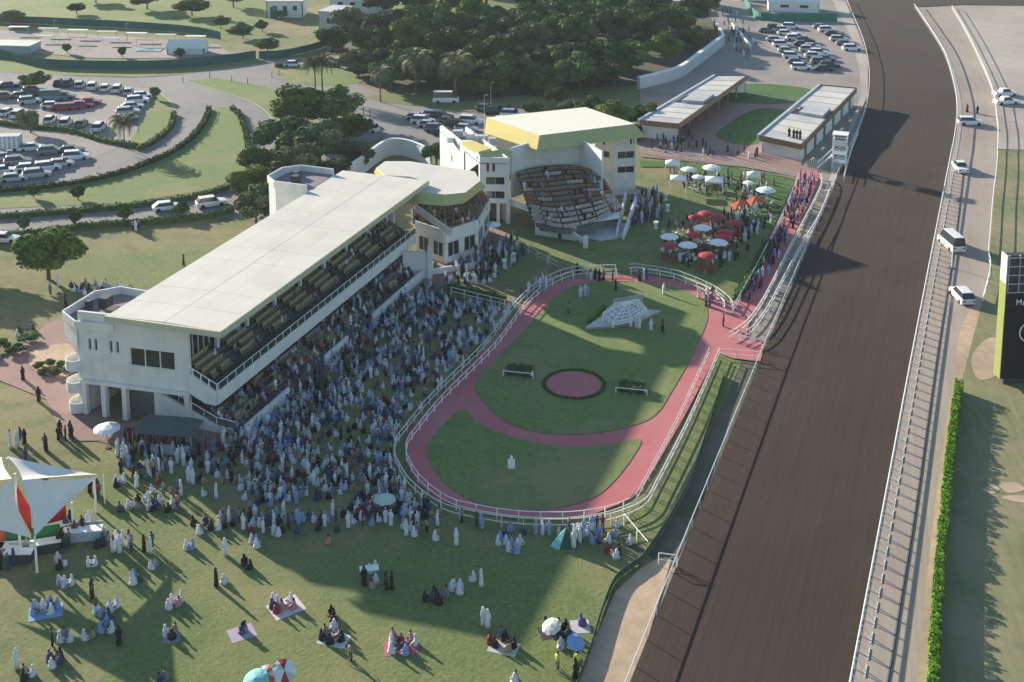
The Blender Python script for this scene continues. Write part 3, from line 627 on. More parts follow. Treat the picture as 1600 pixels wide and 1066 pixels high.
mb = MB(); a=L(672,436,0); mb.box(a.x-.3,a.x+.3,a.y-.3,a.y+.3,0,4.6); mb.build('column',M['white'],pv)
mb = MB(); mb.wall(L(630,436,0),L(672,436,0),0,3.8,.3); mb.build('side_wall',M['white'],pv)
mb = MB(); mb.wall(L(676,430,0),L(745,420,0),0,.9,.25); mb.build('low_wall',M['white'],pv)
mb = MB(); p,q=L(648,330,7.5),L(704,370,4.9); mb.add([p,q,q+Vector((0,0,.9)),p+Vector((0,0,.9)),p+Vector((.25,.25,0)),q+Vector((.25,.25,0)),q+Vector((.25,.25,.9)),p+Vector((.25,.25,.9))],[(0,1,2,3),(4,5,6,7),(2,3,7,6)]); mb.build('raking_wall',M['white'],pv)

# ------------------------------------------------------------------ VIP grandstand with the yellow-edged roof
v0 = P(796,350); vp = empty('grandstand', v0, 0, 'square white grandstand with a bright flat roof and yellow sloping fascia', 'grandstand')
def K(px,py,z): q = P(px,py,z)-v0; return Vector((q.x,q.y,z))
ZT = 11.9; t4 = [K(760,184,ZT),K(915,168,ZT),K(992,194,ZT),K(843,212,ZT)]; lo = [K(757,208,ZT-1.35),K(925,190,ZT-1.35),K(1008,213,ZT-1.35),K(839,234,ZT-1.35)]
mb = MB(); mb.prism(t4, ZT-.3, ZT); mb.build('roof', M['roof2'], vp)
for i in range(9):
    a=t4[0].lerp(t4[3],(i+.0)/9); b=t4[1].lerp(t4[2],(i+.0)/9); c=t4[1].lerp(t4[2],(i+1)/9); d=t4[0].lerp(t4[3],(i+1)/9)
    sh=lambda p,q,t: p.lerp(q,t)
    mb = MB(); mb.prism([a.lerp(d,.01),b.lerp(c,.01),c.lerp(b,.01),d.lerp(a,.01)], ZT+.003, ZT+.05); mb.build('roof_panel', M['roof2'], vp)
for i,(j,m_) in enumerate(((3,'yellow'),(2,'olive'),(1,'olive'),(0,'olive'))):  # sunlight on the left fascia is put into its brighter yellow
    k=(j+1)%4; a,b,c,d=t4[j],t4[k],lo[k],lo[j]
    mb = MB(); n=Vector((0,0,-.15)); mb.add([a,b,c,d,a+n,b+n,c+n,d+n],[(0,1,2,3),(7,6,5,4),(3,2,6,7)]); mb.build('roof_fascia', M[m_], vp)
def fac(name, pts, z0, z1, ops_px=(), th=.3):
    """wall between ground points; openings given as fractions"""
    a,b=pts; Ls=(Vector((b.x,b.y))-Vector((a.x,a.y))).length; d=(Vector((b.x,b.y))-Vector((a.x,a.y))).normalized(); nn=Vector((-d.y,d.x))
    ops=[(Ls*o[0],Ls*o[1],o[2],o[3]) for o in ops_px]
    mb=MB(); mb.wall(a,b,z0,z1,th,ops); mb.build(name,M['white'],vp)
    for o_ in ops:
        p=Vector((a.x,a.y))+d*o_[0]+nn*.08; q=Vector((a.x,a.y))+d*o_[1]+nn*.08; l=(q-p).length
        f=MB(); fo=[(.06,l/2-.03,o_[2]+.06,o_[3]-.06),(l/2+.03,l-.06,o_[2]+.06,o_[3]-.06)] if l>1 else [(.04,l-.04,o_[2]+.04,o_[3]-.04)]
        f.wall(p,q,o_[2],o_[3],.1,fo); w=f.build('window',M['frame'],vp); f=MB(); f.wall(p+nn*.04,q+nn*.04,o_[2],o_[3],.03); f.build('pane',M['glass'],w)
lw = [K(688,292,0),K(750,349,0),K(796,350,0)]      # left wing: back-left, front-left, front-right
lbk = lw[2]+(lw[0]-lw[1])
fac('side_wall', (lw[0],lw[1]), 0, 10.3, [(.62,.66,5.8,9.2),(.30,.33,6,7)])
fac('wing_front', (lw[1],lw[2]), 3.2, 10.3, [(.22,.32,8.1,9.4),(.42,.52,8.1,9.4),(.2,.84,6.1,7.3),(.2,.84,3.9,5.1)])
fac('inner_side', (lw[2],lbk), 0, 10.3)
mb = MB(); 
for t in (.03,.62,.97):
    c=lw[1].lerp(lw[2],t); mb=MB(); mb.box(c.x-.25,c.x+.25,c.y,c.y+.5,0,3.2); mb.build('column',M['white'],vp)
c=lw[1]+Vector((0,2.2,0)); d=lw[2]+Vector((0,2.2,0)); mb=MB(); mb.wall(c,d,0,3.2,.2); mb.build('entrance_wall',M['wood'],vp)
mb=MB(); mb.prism([lw[0],lw[1],lw[2],lbk], 9.3, 9.5); mb.build('roof_deck',M['floor'],vp)
mb=MB(); 
for (a,b) in ((lw[0].lerp(lw[1],.02),lw[1].lerp(lw[0],.02)),): mb.wall(a+Vector((.1,.1,0)),b+Vector((.1,.1,0)),10.302,10.5,.2)
mb.build('coping',M['whitep'],vp)
for i,(x,y) in enumerate(((704,222),(716,214),(728,228),(770,226),(735,216),(752,222))):
    q=K(x,y,9.5); mb=MB(); s=.5+.25*(i%3); mb.box(q.x-s,q.x+s,q.y-.5,q.y+.5,9.5,10.3+.3*(i%2)); mb.build('roof_plant',M['greyroof' if i%2 else 'whitep'],vp)
q=[K(722,222,10.9),K(738,219,10.9),K(768,232,10.9),K(748,240,10.6)]; mb=MB(); mb.prism(q,10.35,10.9); mb.build('small_roof',M['yellow'],vp)
q=[K(748,240,10.6),K(800,232,10.6),K(800,246,9.9),K(744,248,9.9)]; mb=MB(); mb.add(q+[k_+Vector((0,.3,0)) for k_ in q],[(0,1,2,3),(4,5,6,7),(2,3,7,6)]); mb.build('small_fascia',M['olive'],vp)
mb=MB(); q=K(757,226,9.5); mb.tube((q.x,q.y,9.5),(q.x,q.y,14.5),.08,.05); mb.build('mast',M['whitep'],vp)
rw = [K(929,300,0),K(959,306,0),K(993,304,0)]
fac('wing_corner', (rw[0],rw[1]), 0, 10.4, [(.38,.52,8.1,9.5),(.15,.75,6.1,7.2)])
fac('wing_front', (rw[1],rw[2]), 0, 10.4, [(.70,.80,8.4,9.5),(.86,.96,8.4,9.5),(.15,.92,6.1,7.3),(.15,.92,3.7,4.8)])
rb=[rw[2]+Vector((-7,12,0)), rw[0]+Vector((-5,9,0))]
fac('side_wall', (rw[2],rb[0]), 0, 10.4); fac('inner_side', (rb[1],rw[0]), 0, 10.4); fac('rear_wall', (rb[0],lw[0]+Vector((9,6,0))), 0, 10.4)
mb=MB(); bb=[K(800,262,7.8),K(838,250,7.8),K(905,247,7.8),K(940,268,7.8)]
for s in range(3): mb.wall(bb[s],bb[s+1],3,ZT-1,.25)
mb.build('rear_wall',M['white'],vp)
# curved raked seating
Fq=[K(832,346,2.0),K(880,360,2.0),K(935,348,2.0),K(972,325,2.0)]; Bq=[K(806,265,7.4),K(842,256,7.4),K(900,254,7.4),K(936,272,7.4)]
Fq=spline([(q.x,q.y) for q in Fq],4,False); Bq=spline([(q.x,q.y) for q in Bq],4,False); NR=13
mb=MB()
def rk(i,t): return Vector((Fq[i][0]*(1-t)+Bq[i][0]*t, Fq[i][1]*(1-t)+Bq[i][1]*t, 2.0+5.4*t))
for r_ in range(NR):
    t0=r_/NR; t1=(r_+1)/NR; z=2.0+5.4*t0
    for i in range(len(Fq)-1):
        a,b,c,d=rk(i,t0),rk(i+1,t0),rk(i+1,t1),rk(i,t1)
        mb.add([(p.x,p.y,zz) for zz in (z-.6,z) for p in (a,b,c,d)],[(4,5,6,7),(0,1,5,4)])
mb.build('seating_tiers',M['step'],vp)
BEN=mat('bench_top',(.46,.40,.34),.6,.3,1.2,0)
for r_ in range(NR-1):
    for sgm in range(6):
        mb=MB()
        for i in range(sgm*2,sgm*2+2):
            a,b=rk(i,(r_+.45)/NR),rk(i+1,(r_+.45)/NR); 
            if i%2==0: a=a.lerp(b,.15)
            z=2.0+5.4*r_/NR; n=2
            for k in range(n):
                p=a.lerp(b,k/n); q=a.lerp(b,(k+.85)/n); d=(q-p); d.z=0; d.normalize(); nn=Vector((-d.y,d.x,0))*.22
                for (o1,o2,zz0,zz1) in ((-.9,.35,z+.3,z+.4),(.4,.62,z+.36,z+.7)):
                    mb.add([(w_.x,w_.y,zz) for zz in (zz0,zz1) for w_ in (p+nn*o1,q+nn*o1,q+nn*o2,p+nn*o2)],[(3,2,1,0),(4,5,6,7),(0,1,5,4),(1,2,6,5),(2,3,7,6),(3,0,4,7)])
        mb.build('bench',BEN if r_<4 or (r_*5+sgm*3)%7==0 else M['seatb'],vp)
def slab(name,p,q,zt,h,m,w=.3,r=None):
    p=Vector(p);q=Vector(q); d=(q-p);d.z=0;d.normalize();nn=Vector((-d.y,d.x,0))*w
    mb=MB(); mb.add([p-Vector((0,0,h)),q-Vector((0,0,h)),q,p,p-Vector((0,0,h))+nn,q-Vector((0,0,h))+nn,q+nn,p+nn],[(0,1,2,3),(7,6,5,4),(3,2,6,7),(0,4,5,1),(1,5,6,2),(0,3,7,4)]); return mb.build(name,M[m],vp)
slab('raking_wall',K(796,312,3.6),K(852,333,3.2),0,.8,'white'); slab('raking_wall',K(852,333,3.2),K(914,376,1.0),0,.7,'white')
q=K(915,388,0); mb=MB(); mb.box(q.x-.35,q.x+.35,q.y-.3,q.y+.3,0,1.8); mb.build('pier',M['white'],vp)
a,b=K(836,368,0),K(900,378,0); fac('low_wall',(a,b),0,2.2,[(.1,.35,.8,1.7),(.55,.65,0,1.9)])
slab('raking_wall',K(992,306,2.6),K(972,366,.9),0,1.6,'white'); slab('raking_wall',K(976,300,2.6),K(962,362,.9),0,1.6,'white')
a,b=K(888,352,0),K(965,342,0); fac('terrace_front',(a,b),0,2.0,[(.08,.45,.7,1.7),(.52,.92,.7,1.7)])
mb=MB(); mb.prism([K(885,343,2.0),K(968,332,2.0),K(965,342,2.0),K(888,352,2.0)],2.002,2.12); mb.build('terrace_top',M['whitep'],vp)
mb=MB(); a=K(905,370,0); mb.prism([K(905,372,0),K(940,378,0),K(975,372,0),K(985,355,0),K(960,348,0),K(900,358,0)],0.03,.35); mb.build('plinth',M['greyroof'],vp)

# ------------------------------------------------------------------ long low buildings with timber fascias
def lowb(pA, name, label, z, tl, tr, br, bl_, gap, rear):
    o0=P(*pA); o=empty('flat_roofed_building',o0,0,label,'building')
    def Q(px,py,zz): q=P(px,py,zz)-o0; return Vector((q.x,q.y,zz))
    A,B,Cc,D=Q(*bl_,z),Q(*br,z),Q(*tr,z),Q(*tl,z)      # near-left, near-right, far-right, far-left
    # pale flat roofs in two parts
    for t0,t1 in ((0,gap[0]),(gap[1],1)):
        a,b,c,d=A.lerp(D,t0),B.lerp(Cc,t0),B.lerp(Cc,t1),A.lerp(D,t1)
        mb=MB(); mb.prism([a,b,c,d],z-.35,z-.12); mb.build('roof',M['greyroof'],o)
        n=4 if t1-t0>.3 else 2
        for k in range(n):
            e=.012; p=[a.lerp(d,(k+e)/n),b.lerp(c,(k+e)/n),b.lerp(c,(k+1-e)/n),a.lerp(d,(k+1-e)/n)]
            ce=(p[0]+p[1]+p[2]+p[3])/4; p=[ce+(q-ce)*.93 for q in p]
            mb=MB(); mb.prism(p,z-.118,z-.06); mb.build('roof_panel',M['cream'] if k%3 else M['greyroof'],o)
    a,b,c,d=A.lerp(D,gap[0]),B.lerp(Cc,gap[0]),B.lerp(Cc,gap[1]),A.lerp(D,gap[1])
    mb=MB(); mb.prism([a,b,c,d],z-.8,z-.6); mb.build('sunken_roof',M['floor'],o)
    mb=MB(); mb.prism([a.lerp(b,.3),b.lerp(a,.1),c.lerp(d,.1),d.lerp(c,.3)],z-.6,z+.5); mb.build('plant_box',M['greyroof'],o)
    for (p,q,nm) in ((A,B,'fascia'),(B,Cc,'fascia'),(Cc,D,'fascia')): 
        mb=MB(); mb.wall(p,q,z-.9,z+.12,-.14); mb.build(nm,M['wood'],o)
    mb=MB(); mb.wall(D,A,z-.5,z+.15,-.5); mb.build('parapet',M['bluewall'],o)
    ce=(A+B+Cc+D)/4; ins=[ce+(q-ce)*.955 for q in (A,B,Cc,D)]
    for k in range(4):
        if (k==1 and rear=='open'): continue
        p,q=ins[k],ins[(k+1)%4]; Ls=(p-q).length
        mb=MB(); ops=[(Ls*(j+.3)/6,Ls*(j+.6)/6,0,2.1) for j in range(6)] if (k==1) else []
        mb.wall(p,q,0,z-.9,.25,ops); mb.build('wall',M['white'],o)
    if rear=='open':
        p,q=ins[1],ins[2]; ip=ins[0].lerp(p,.45); iq=ins[3].lerp(q,.45); mb=MB(); mb.wall(ip,iq,0,z-.5,.2); mb.build('inner_wall',M['wood'],o)
        for j in range(8):
            c=p.lerp(q,j/7); mb=MB(); mb.box(c.x-.15,c.x+.15,c.y-.15,c.y+.15,0,z-.9); mb.build('column',M['wood'],o)
    return o
lowb((1030,235),'x','long low building with timber eaves, left of the courtyard lawns',3.6,(1118,118),(1167,118),(1060,194),(1000,188),(.38,.54),'open')
lowb((1220,252),'x','long low building with timber eaves, right of the courtyard and beside the track',3.4,(1282,133),(1338,138),(1252,226),(1187,212),(.42,.56),'x')
def wallthing(px, h, th, label, m='white', cat='wall', name='wall', smooth=True):
    line=[tuple(P(*q)[:2]) for q in px]; line=spline(line,4,False) if smooth else line
    o=empty(name,(*line[0],0),0,label,cat); mb=MB(); c=MB(); x0,y0=line[0]
    for i in range(len(line)-1):
        a=(line[i][0]-x0,line[i][1]-y0); b=(line[i+1][0]-x0,line[i+1][1]-y0); mb.wall(a,b,0,h,th)
        d=(Vector(b)-Vector(a)).normalized(); nn=Vector((-d.y,d.x))*.06; c.wall(Vector(a)-nn,Vector(b)-nn,h+.003,h+.12,th+.12)
    mb.build('wall_face',M[m],o); c.build('coping',M['whitep'],o); return o
wallthing([(1000,140),(1060,124),(1095,100),(1132,72)],2.6,.9,'thick pale blue-grey wall slanting up to the gate beside the trees','bluewall')
wallthing([(1132,72),(1118,45)],2.6,.6,'short brown gate wall at the upper end of the blue-grey wall','wood')
wallthing([(530,296),(560,278),(600,248),(622,243),(650,250),(672,262)],3.0,.4,'tall curved white wall behind the long grandstand')
wallthing([(1143,42),(1172,78)],1.0,.3,'low white wall in the upper car park yard')
# ------------------------------------------------------------------ slim white tower by the rail
tw0=P(1311,266); tw=empty('viewing_tower',tw0,rad(-20),'slim white scaffold tower with a roofed cabin beside the dirt track','tower')
for sx in (-1.1,1.1):
    for sy in (-1,1): mb=MB(); mb.tube((sx,sy,0),(sx,sy,6.4),.07); mb.build('leg',M['whitep'],tw)
for z in (1.5,3.0,4.5):
    mb=MB(); mb.box(-1.15,1.15,-1.05,1.05,z,z+.08); mb.build('platform',M['steel'],tw)
    mb=MB(); 
    for s in (-1,1): mb.tube((-1.1,s,z-1.4),(1.1,s,z),.04); mb.tube((1.1*s,-1,z+.9),(1.1*s,1,z+.9),.03); mb.tube((-1.1,s,z+.9),(1.1,s,z+.9),.04)
    mb.build('brace',M['whitep'],tw)
mb=MB(); mb.box(-1.3,1.3,-1.2,1.2,6.4,6.55); mb.build('roof',M['whitep'],tw)
mb=MB(); mb.wall((-1.1,-1),(1.1,-1),4.58,5.5,.06); mb.wall((1.1,-1),(1.1,1),4.58,5.5,.06); mb.build('cabin_panel',M['whitep'],tw)
mb=MB()
for i in range(9): mb.box(-3.6+i*.28,-3.2+i*.28,-.4,.4,.2+i*.3,.26+i*.3)
mb.tube((-3.6,-.4,1.0),(-1.1,-.4,3.8),.04); mb.tube((-3.6,.4,1.0),(-1.1,.4,3.8),.04); mb.tube((-3.6,-.4,0),(-1.1,-.4,2.9),.06); mb.tube((-3.6,.4,0),(-1.1,.4,2.9),.06); mb.build('staircase',M['whitep'],tw)
mb=MB()
for i in range(10): mb.tube((-5.6+i*.33,-.7,.0),(-5.6+i*.33,-.7,1.2+.1*i),.05)
mb.build('barrier',M['bluewall'],tw)

# ------------------------------------------------------------------ big screen at the right edge
sc0=P(1562,604); scn=empty('big_screen',sc0,rad(4),'huge dark upright screen with a yellow edge, cut by the right edge of the photo','screen')
SW,SH=16.0,15.2
mb=MB(); mb.box(0,SW,0,1.4,.9,SH-4.4); mb.build('display',M['black'],scn)
mb=MB(); mb.box(0,SW,.3,1.2,SH-4.38,SH-.1); mb.build('backing',M['dgrey'],scn)
for i in range(14):
    mb=MB(); mb.box(.15+i*1.2,.25+i*1.2,.1,.3,SH-4.3,SH); mb.build('lattice_bar',M['steel'],scn)
for i in range(5):
    mb=MB(); mb.box(.1,SW,.02,.1,SH-4.3+i*1.0,SH-4.22+i*1.0); mb.build('lattice_rail',M['frame'],scn)
mb=MB(); mb.box(-.12,-.02,-.06,1.46,.9,SH-3.2); mb.build('edge_panel',mat('lime_edge',(.22,.25,.07),.6,.05),scn)
mb=MB(); mb.box(-.15,-.02,0,1.4,SH-3.2,SH); mb.build('edge_panel',M['cream'],scn)
mb=MB(); mb.box(.5,SW-.5,.3,1.1,0,.9); mb.build('plinth',M['dgrey'],scn)
txt=[]
M1=MB(); mw=lambda x,z,s: [(x,z,x,z+s),(x,z+s,x+s*.4,z+s*.4),(x+s*.4,z+s*.4,x+s*.8,z+s),(x+s*.8,z+s,x+s*.8,z)]
for (x0,z0,x1,z1) in mw(1.25,9.55,.62)+[(2.0,9.55,2.0,9.95),(2.0,9.55,2.35,9.55),(2.35,9.55,2.35,9.95),(2.6,9.55,2.6,9.95)]: M1.tube((x0,-.03,z0),(x1,-.03,z1),.06,.06,4)
M1.build('lettering',M['whitep'],scn)
M2=MB()
for i in range(9):
    a0=rad(70+i*22); a1=rad(92+i*22); M2.tube((2.9+1.1*math.cos(a0),-.03,6.3+1.1*math.sin(a0)),(2.9+1.1*math.cos(a1),-.03,6.3+1.1*math.sin(a1)),.09,.09,4)
M2.build('ring_logo',M['whitep'],scn)

# ------------------------------------------------------------------ sail tent on the left
st0=P(30,880); stt=empty('sail_tent',st0,0,'white tensioned sail canopy with red centre panels over the food stalls','canopy')
def Tq(px,py,z): q=P(px,py,z)-st0; return Vector((q.x,q.y,z))
def sail(pts, sag, name='sail', m='tent', inn=.18):
    n=10; a,b,c=pts; mb=MB(); idx={}; vs=[]
    ctr=(a+b+c)/3
    for i in range(n+1):
        for j in range(n+1-i):
            u,v=i/n,j/n; w=1-u-v; p=a*w+b*u+c*v
            e=1-min(1,27*u*v*w)                 # edges pulled in towards the centre
            for (s,t_) in ((u,v),(v,w),(u,w)): p=p.lerp(ctr, inn*4*s*t_*(1-(1-s-t_))**1 * .55)
            p.z-=sag*27*u*v*w; idx[(i,j)]=len(vs); vs.append(p)
    fs=[]
    for i in range(n):
        for j in range(n-i):
            fs.append((idx[(i,j)],idx[(i+1,j)],idx[(i,j+1)]))
            if i+j<n-1: fs.append((idx[(i+1,j)],idx[(i+1,j+1)],idx[(i,j+1)]))
    mb.add(vs,fs); mb.add([v_-Vector((0,0,.03)) for v_ in vs],[f[::-1] for f in fs])
    me=mb.mesh(name,M[m],True); return put(name,me,stt)
ap=Tq(24,750,7.2); tr=Tq(152,745,3.6); bt=Tq(54,838,3.4); bt2=Tq(47,840,3.4)
sail([ap+Vector((.5,0,0)),tr,bt],.4); sail([Tq(11,713,6.6),tr+Vector((-.1,.2,.1)),ap+Vector((.5,.3,-.2))],.5)
sail([ap-Vector((.4,0,0)),bt2,Tq(-75,815,3.4)],.4); sail([ap+Vector((-.4,.2,0)),Tq(-75,760,3.6),Tq(2,714,6.2)],.5)
sail([ap,Tq(40,795,4.4),Tq(30,797,4.4)],.1,'centre_panel','red',.0)
q=MB(); q.add([ap+Vector((0,-.05,-.1)),Tq(30,800,4.3),Tq(50,836,3.3),Tq(48,795,4.3)],[(0,1,2,3)]); q.build('centre_panel',M['red'],stt)
q=MB(); q.tube((ap.x,ap.y,0),ap+Vector((0,0,.6)),.12); q.build('mast',M['whitep'],stt)
for p,zb in ((bt,3.4),(tr+Vector((-.3,0,0)),3.5),(Tq(11,713,6.6),6.4),(Tq(112,785,3.4),3.4)):
    q=MB(); q.tube((p.x,p.y,0),(p.x,p.y,zb),.12,.1,8); q.build('pole',M['whitep'],stt)
fp=empty('flagpole',P(164,787),0,'thin white pole standing on the grass right of the sail tent','pole'); q=MB(); q.tube((0,0,0),(0,0,2.9),.07,.06); q.build('shaft',M['whitep'],fp)
def stall(px,py,rz,w,h,m,label,m2='blue'):
    o=empty('food_stall',P(px,py),rz,label,'stall')
    q=MB(); q.box(-w/2,w/2,-.4,.4,.02,.95); q.build('counter',M[m2],o); q=MB(); q.box(-w/2,w/2,.9,1.0,0,h); q.build('back_panel',M[m],o)
    q=MB(); q.box(-w/2-.1,w/2+.1,-.5,.5,.95,1.03); q.build('worktop',M['whitep'],o); return o
stall(8,868,.1,3,2.3,'greent','green stall under the left part of the sail tent','bluewall'); stall(84,838,.5,2.6,2.2,'red','red-backed stall under the right tip of the sail tent','red')
stall(72,862,.3,2.4,1.9,'greent','small green-backed stall beside the sail tent pole','dgrey'); stall(-14,870,.1,2,2.3,'orange','orange-backed stall at the left edge under the sail tent','orange')
stall(130,843,.15,3.2,1.1,'bluewall','low pale-blue serving table right of the sail tent','bluewall'); stall(30,878,.05,2.2,1.2,'bluewall','grey low counter below the sail tent mast','dgrey')

# ------------------------------------------------------------------ umbrellas and shelters
def umb_mesh(r,h,k=8,dip=.1):
    vs=[(0,0,h+r*.32)]
    for i in range(k*2):
        a=math.pi*i/k; rr=r if i%2==0 else r*.96; vs.append((rr*.6*math.cos(a),rr*.6*math.sin(a),h+r*.2))
    for i in range(k*2):
        a=math.pi*i/k; rr=r if i%2==0 else r*.95; vs.append((rr*math.cos(a),rr*math.sin(a),h-(0 if i%2==0 else -.06)))
    n=2*k; fs=[(0,1+i,1+(i+1)%n) for i in range(n)]+[(1+i,1+n+i,1+n+(i+1)%n,1+(i+1)%n) for i in range(n)]
    vs2=[(x,y,z-.03) for x,y,z in vs]; mb=MB(); mb.add(vs,fs); mb.add(vs2,[f[::-1] for f in fs]); 
    for i in range(n): mb.f.append((1+n+i,1+n+(i+1)%n,len(vs)+1+n+(i+1)%n,len(vs)+1+n+i)); mb.m.append(0)
    return mb
UM={}
def umbrella(px,py,r,h,m,label,group=None,tilt=(0,0),table=True,top=True):
    """px,py: centre of the canopy in the photo"""
    c=P(px,py,h+r*.1) if top else P(px,py); o=empty('parasol',(c.x,c.y,0),R.uniform(0,1),label,'parasol',group)
    k=(r,h,m)
    if k not in UM:
        um=umb_mesh(r,h)
        if isinstance(m,tuple): um.m=[(q%16)//2%len(m) if q<64 else 0 for q in range(len(um.m))]; UM[k]=um.mesh('canopy',[M[a] for a in m])
        else: UM[k]=um.mesh('canopy',M[m])
    cn=put('canopy',UM[k],o); cn.rotation_euler=(tilt[0],tilt[1],0)
    k2=('p',h,r)
    if k2 not in UM:
        q=MB(); q.tube((0,0,0),(0,0,h+r*.3),.04); UM[k2]=q.mesh('pole',M['steel']); q=MB(); q.tube((0,0,0),(0,0,.1),.3,.3,10); UM['b']=q.mesh('base',M['dgrey'])
    put('pole',UM[k2],o); put('base',UM['b'],o); return c
ORD=['first','second','third','fourth','fifth','sixth','seventh','eighth','ninth','tenth','eleventh','twelfth','thirteenth','fourteenth','fifteenth','sixteenth','seventeenth','eighteenth','nineteenth','twentieth']
UC=[]
for (x,y,l) in ((1098,355,'white disc parasol at the top of the paddock garden cluster, between red parasols'),(1046,369,'white disc parasol at the left end of the paddock garden cluster'),(1075,382,'white disc parasol at the near edge of the garden cluster, right of a red one'),(1123,378,'white disc parasol at the right of the garden cluster, near the horse walk')):
    UC.append(umbrella(x,y,1.35,2.3,'whitep',l,'white parasols in the paddock garden'))
RD=[((1088,339),'uppermost on the left'),((1103,333),'at the far edge'),((1121,338),'far right of the white disc'),((1147,347),'rightmost beside the hedge'),((1133,362),'right of the uppermost white disc'),((1085,367),'between two white discs'),((1047,383),'leftmost, under the left white disc'),((1105,398),'nearest to the paddock rail'),((1131,371),'second one right of the uppermost white disc')]
for (x,y),l in RD: UC.append(umbrella(x,y,1.25,2.2,'red','red parasol in the garden cluster, '+l,'red parasols in the paddock garden'))
for (x,y),l in (((1155,325),'lying orange-red fabric shelter, left one on the sunny garden lawn'),((1180,318),'larger orange-red fabric shelter near the white round parasol')):
    o0=P(x,y+6); o=empty('fabric_shelter',o0,.4,l,'shelter'); q=MB(); q.add([(-1.4,-.8,.5),(1.3,-.7,.9),(1.5,.9,1.4),(-1.2,.8,1.1),(0,0,1.9)],[(0,1,4),(1,2,4),(2,3,4),(3,0,4)]); q.build('canopy',M['orange'],o)
    for a,b in ((-1.4,-.8),(1.3,-.7),(1.5,.9),(-1.2,.8)): q=MB(); q.tube((a,b,0),(a,b,.8),.04); q.build('leg',M['steel'],o)
for (x,y,r,l) in ((1076,264,1.35,'white parasol in the upper left of the sunny garden'),(1112,261,1.6,'wide white parasol at the top of the sunny garden'),(1197,296,1.6,'large white round parasol on the right of the sunny garden'),(1170,285,1.0,'small pale parasol beside the square white shelter'),(1091,276,1.1,'small white parasol in the middle of the sunny garden')):
    UC.append(umbrella(x,y,r,2.4,'whitep',l,'white parasols on the sunny garden lawn'))
def gaz(px,py,w,h,label):
    c=P(px,py,h); o=empty('gazebo',(c.x,c.y,0),rad(-8),label,'gazebo'); q=MB(); q.box(-w/2,w/2,-w/2,w/2,h-.25,h); q.add([(-w/2,-w/2,h),(w/2,-w/2,h),(w/2,w/2,h),(-w/2,w/2,h),(0,0,h+.5)],[(0,1,4),(1,2,4),(2,3,4),(3,0,4)]); q.build('canopy',M['tent'],o)
    for a in (-1,1):
        for b in (-1,1): q=MB(); q.tube((a*w*.48,b*w*.48,0),(a*w*.48,b*w*.48,h-.25),.05); q.build('leg',M['whitep'],o)
gaz(1051,254,2.4,2.5,'square white gazebo at the back left corner of the sunny garden'); gaz(1060,278,2.6,2.4,'white gazebo with tables in the left of the sunny garden'); gaz(1116,280,2.9,2.4,'wide white gazebo in the middle of the sunny garden'); gaz(1178,272,2.2,2.6,'square white gazebo left of the large round parasol')
umbrella(167,668,1.35,2.1,'whitep','white parasol standing by the near columns of the long grandstand')
umbrella(892,352,.9,2.2,'whitep','x') if False else None
umbrella(601,779,1.05,.9,'mint','pale mint-green picnic parasol at the edge of the crowd below the ring')
umbrella(782,300,1,2,'whitep','x') if False else None
umbrella(770,350,1.2,2.0,'whitep','small white parasol between the pavilion and the square grandstand') 
umbrella(438,1035,.95,1.3,('tent','tent','red','mint'),'white, red and mint beach parasol tilted on the lawn at the bottom edge',tilt=(.5,.3)); umbrella(419,1043,.8,1.2,('orange','cream'),'orange beach parasol on the lawn at the bottom edge',tilt=(.4,-.3)); umbrella(405,1055,1.0,1.2,'teal','turquoise beach parasol on the lawn at the bottom edge',tilt=(.3,-.2))
umbrella(868,972,.8,1.3,'cream','pale cream parasol over the picnic group near the green mesh fence',tilt=(.2,-.3)); M['sky']=mat('sky_blue_fabric',(.22,.36,.60),.8,.08); umbrella(895,998,.75,.8,'sky','light blue parasol-shaped cloth cluster beside the picnic group near the green mesh fence',tilt=(.4,.2))  # sky-blue canopy stands in for a cluster of people and cloth

for i,(c,l) in enumerate(zip(UC,[o_['label'] for o_ in bpy.data.objects if o_.get('category')=='parasol'][:len(UC)])):
    o=empty('garden_table',(c.x,c.y,0),0,' '.join(('round table with chairs under the '+l).split()[:16]),'table','tables under the garden parasols')
    q=MB(); q.loft([(0,0,.70,.6,.6),(0,0,.76,.6,.6)],12); q.build('tabletop',M['red' if 4<=i<13 and i%2 else 'dgrey'],o); q=MB(); q.tube((0,0,0),(0,0,.7),.05); q.build('leg',M['steel'],o)
    for k in range(5):
        a=k*1.257+i; x,y=.95*math.cos(a),.95*math.sin(a); q=MB(); q.box(x-.2,x+.2,y-.2,y+.2,.38,.45); q.box(x*1.2-.2,x*1.2+.2,y*1.2-.05,y*1.2+.05,.45,.85); q.tube((x,y,0),(x,y,.38),.04); q.build('chair',M['red' if 4<=i<13 else 'whitep'],o)
for i,(x,y) in enumerate(((328,122),(387,132),(286,130),(436,118),(362,128),(556,175),(568,178),(578,182),(425,122))):
    o=empty('bollard',P(x,y),0,'slim dark bollard, %s from the left along the road kerbs'%ORD[sorted([328,387,286,436,362,556,568,578,425]).index(x)],'bollard','bollards along the roads'); q=MB(); q.tube((0,0,0),(0,0,1.3),.09,.07,8); q.build('post',M['dgrey'],o); q=MB(); q.tube((0,0,1.3),(0,0,1.45),.12,.05,8); q.build('cap',M['dgrey'],o)
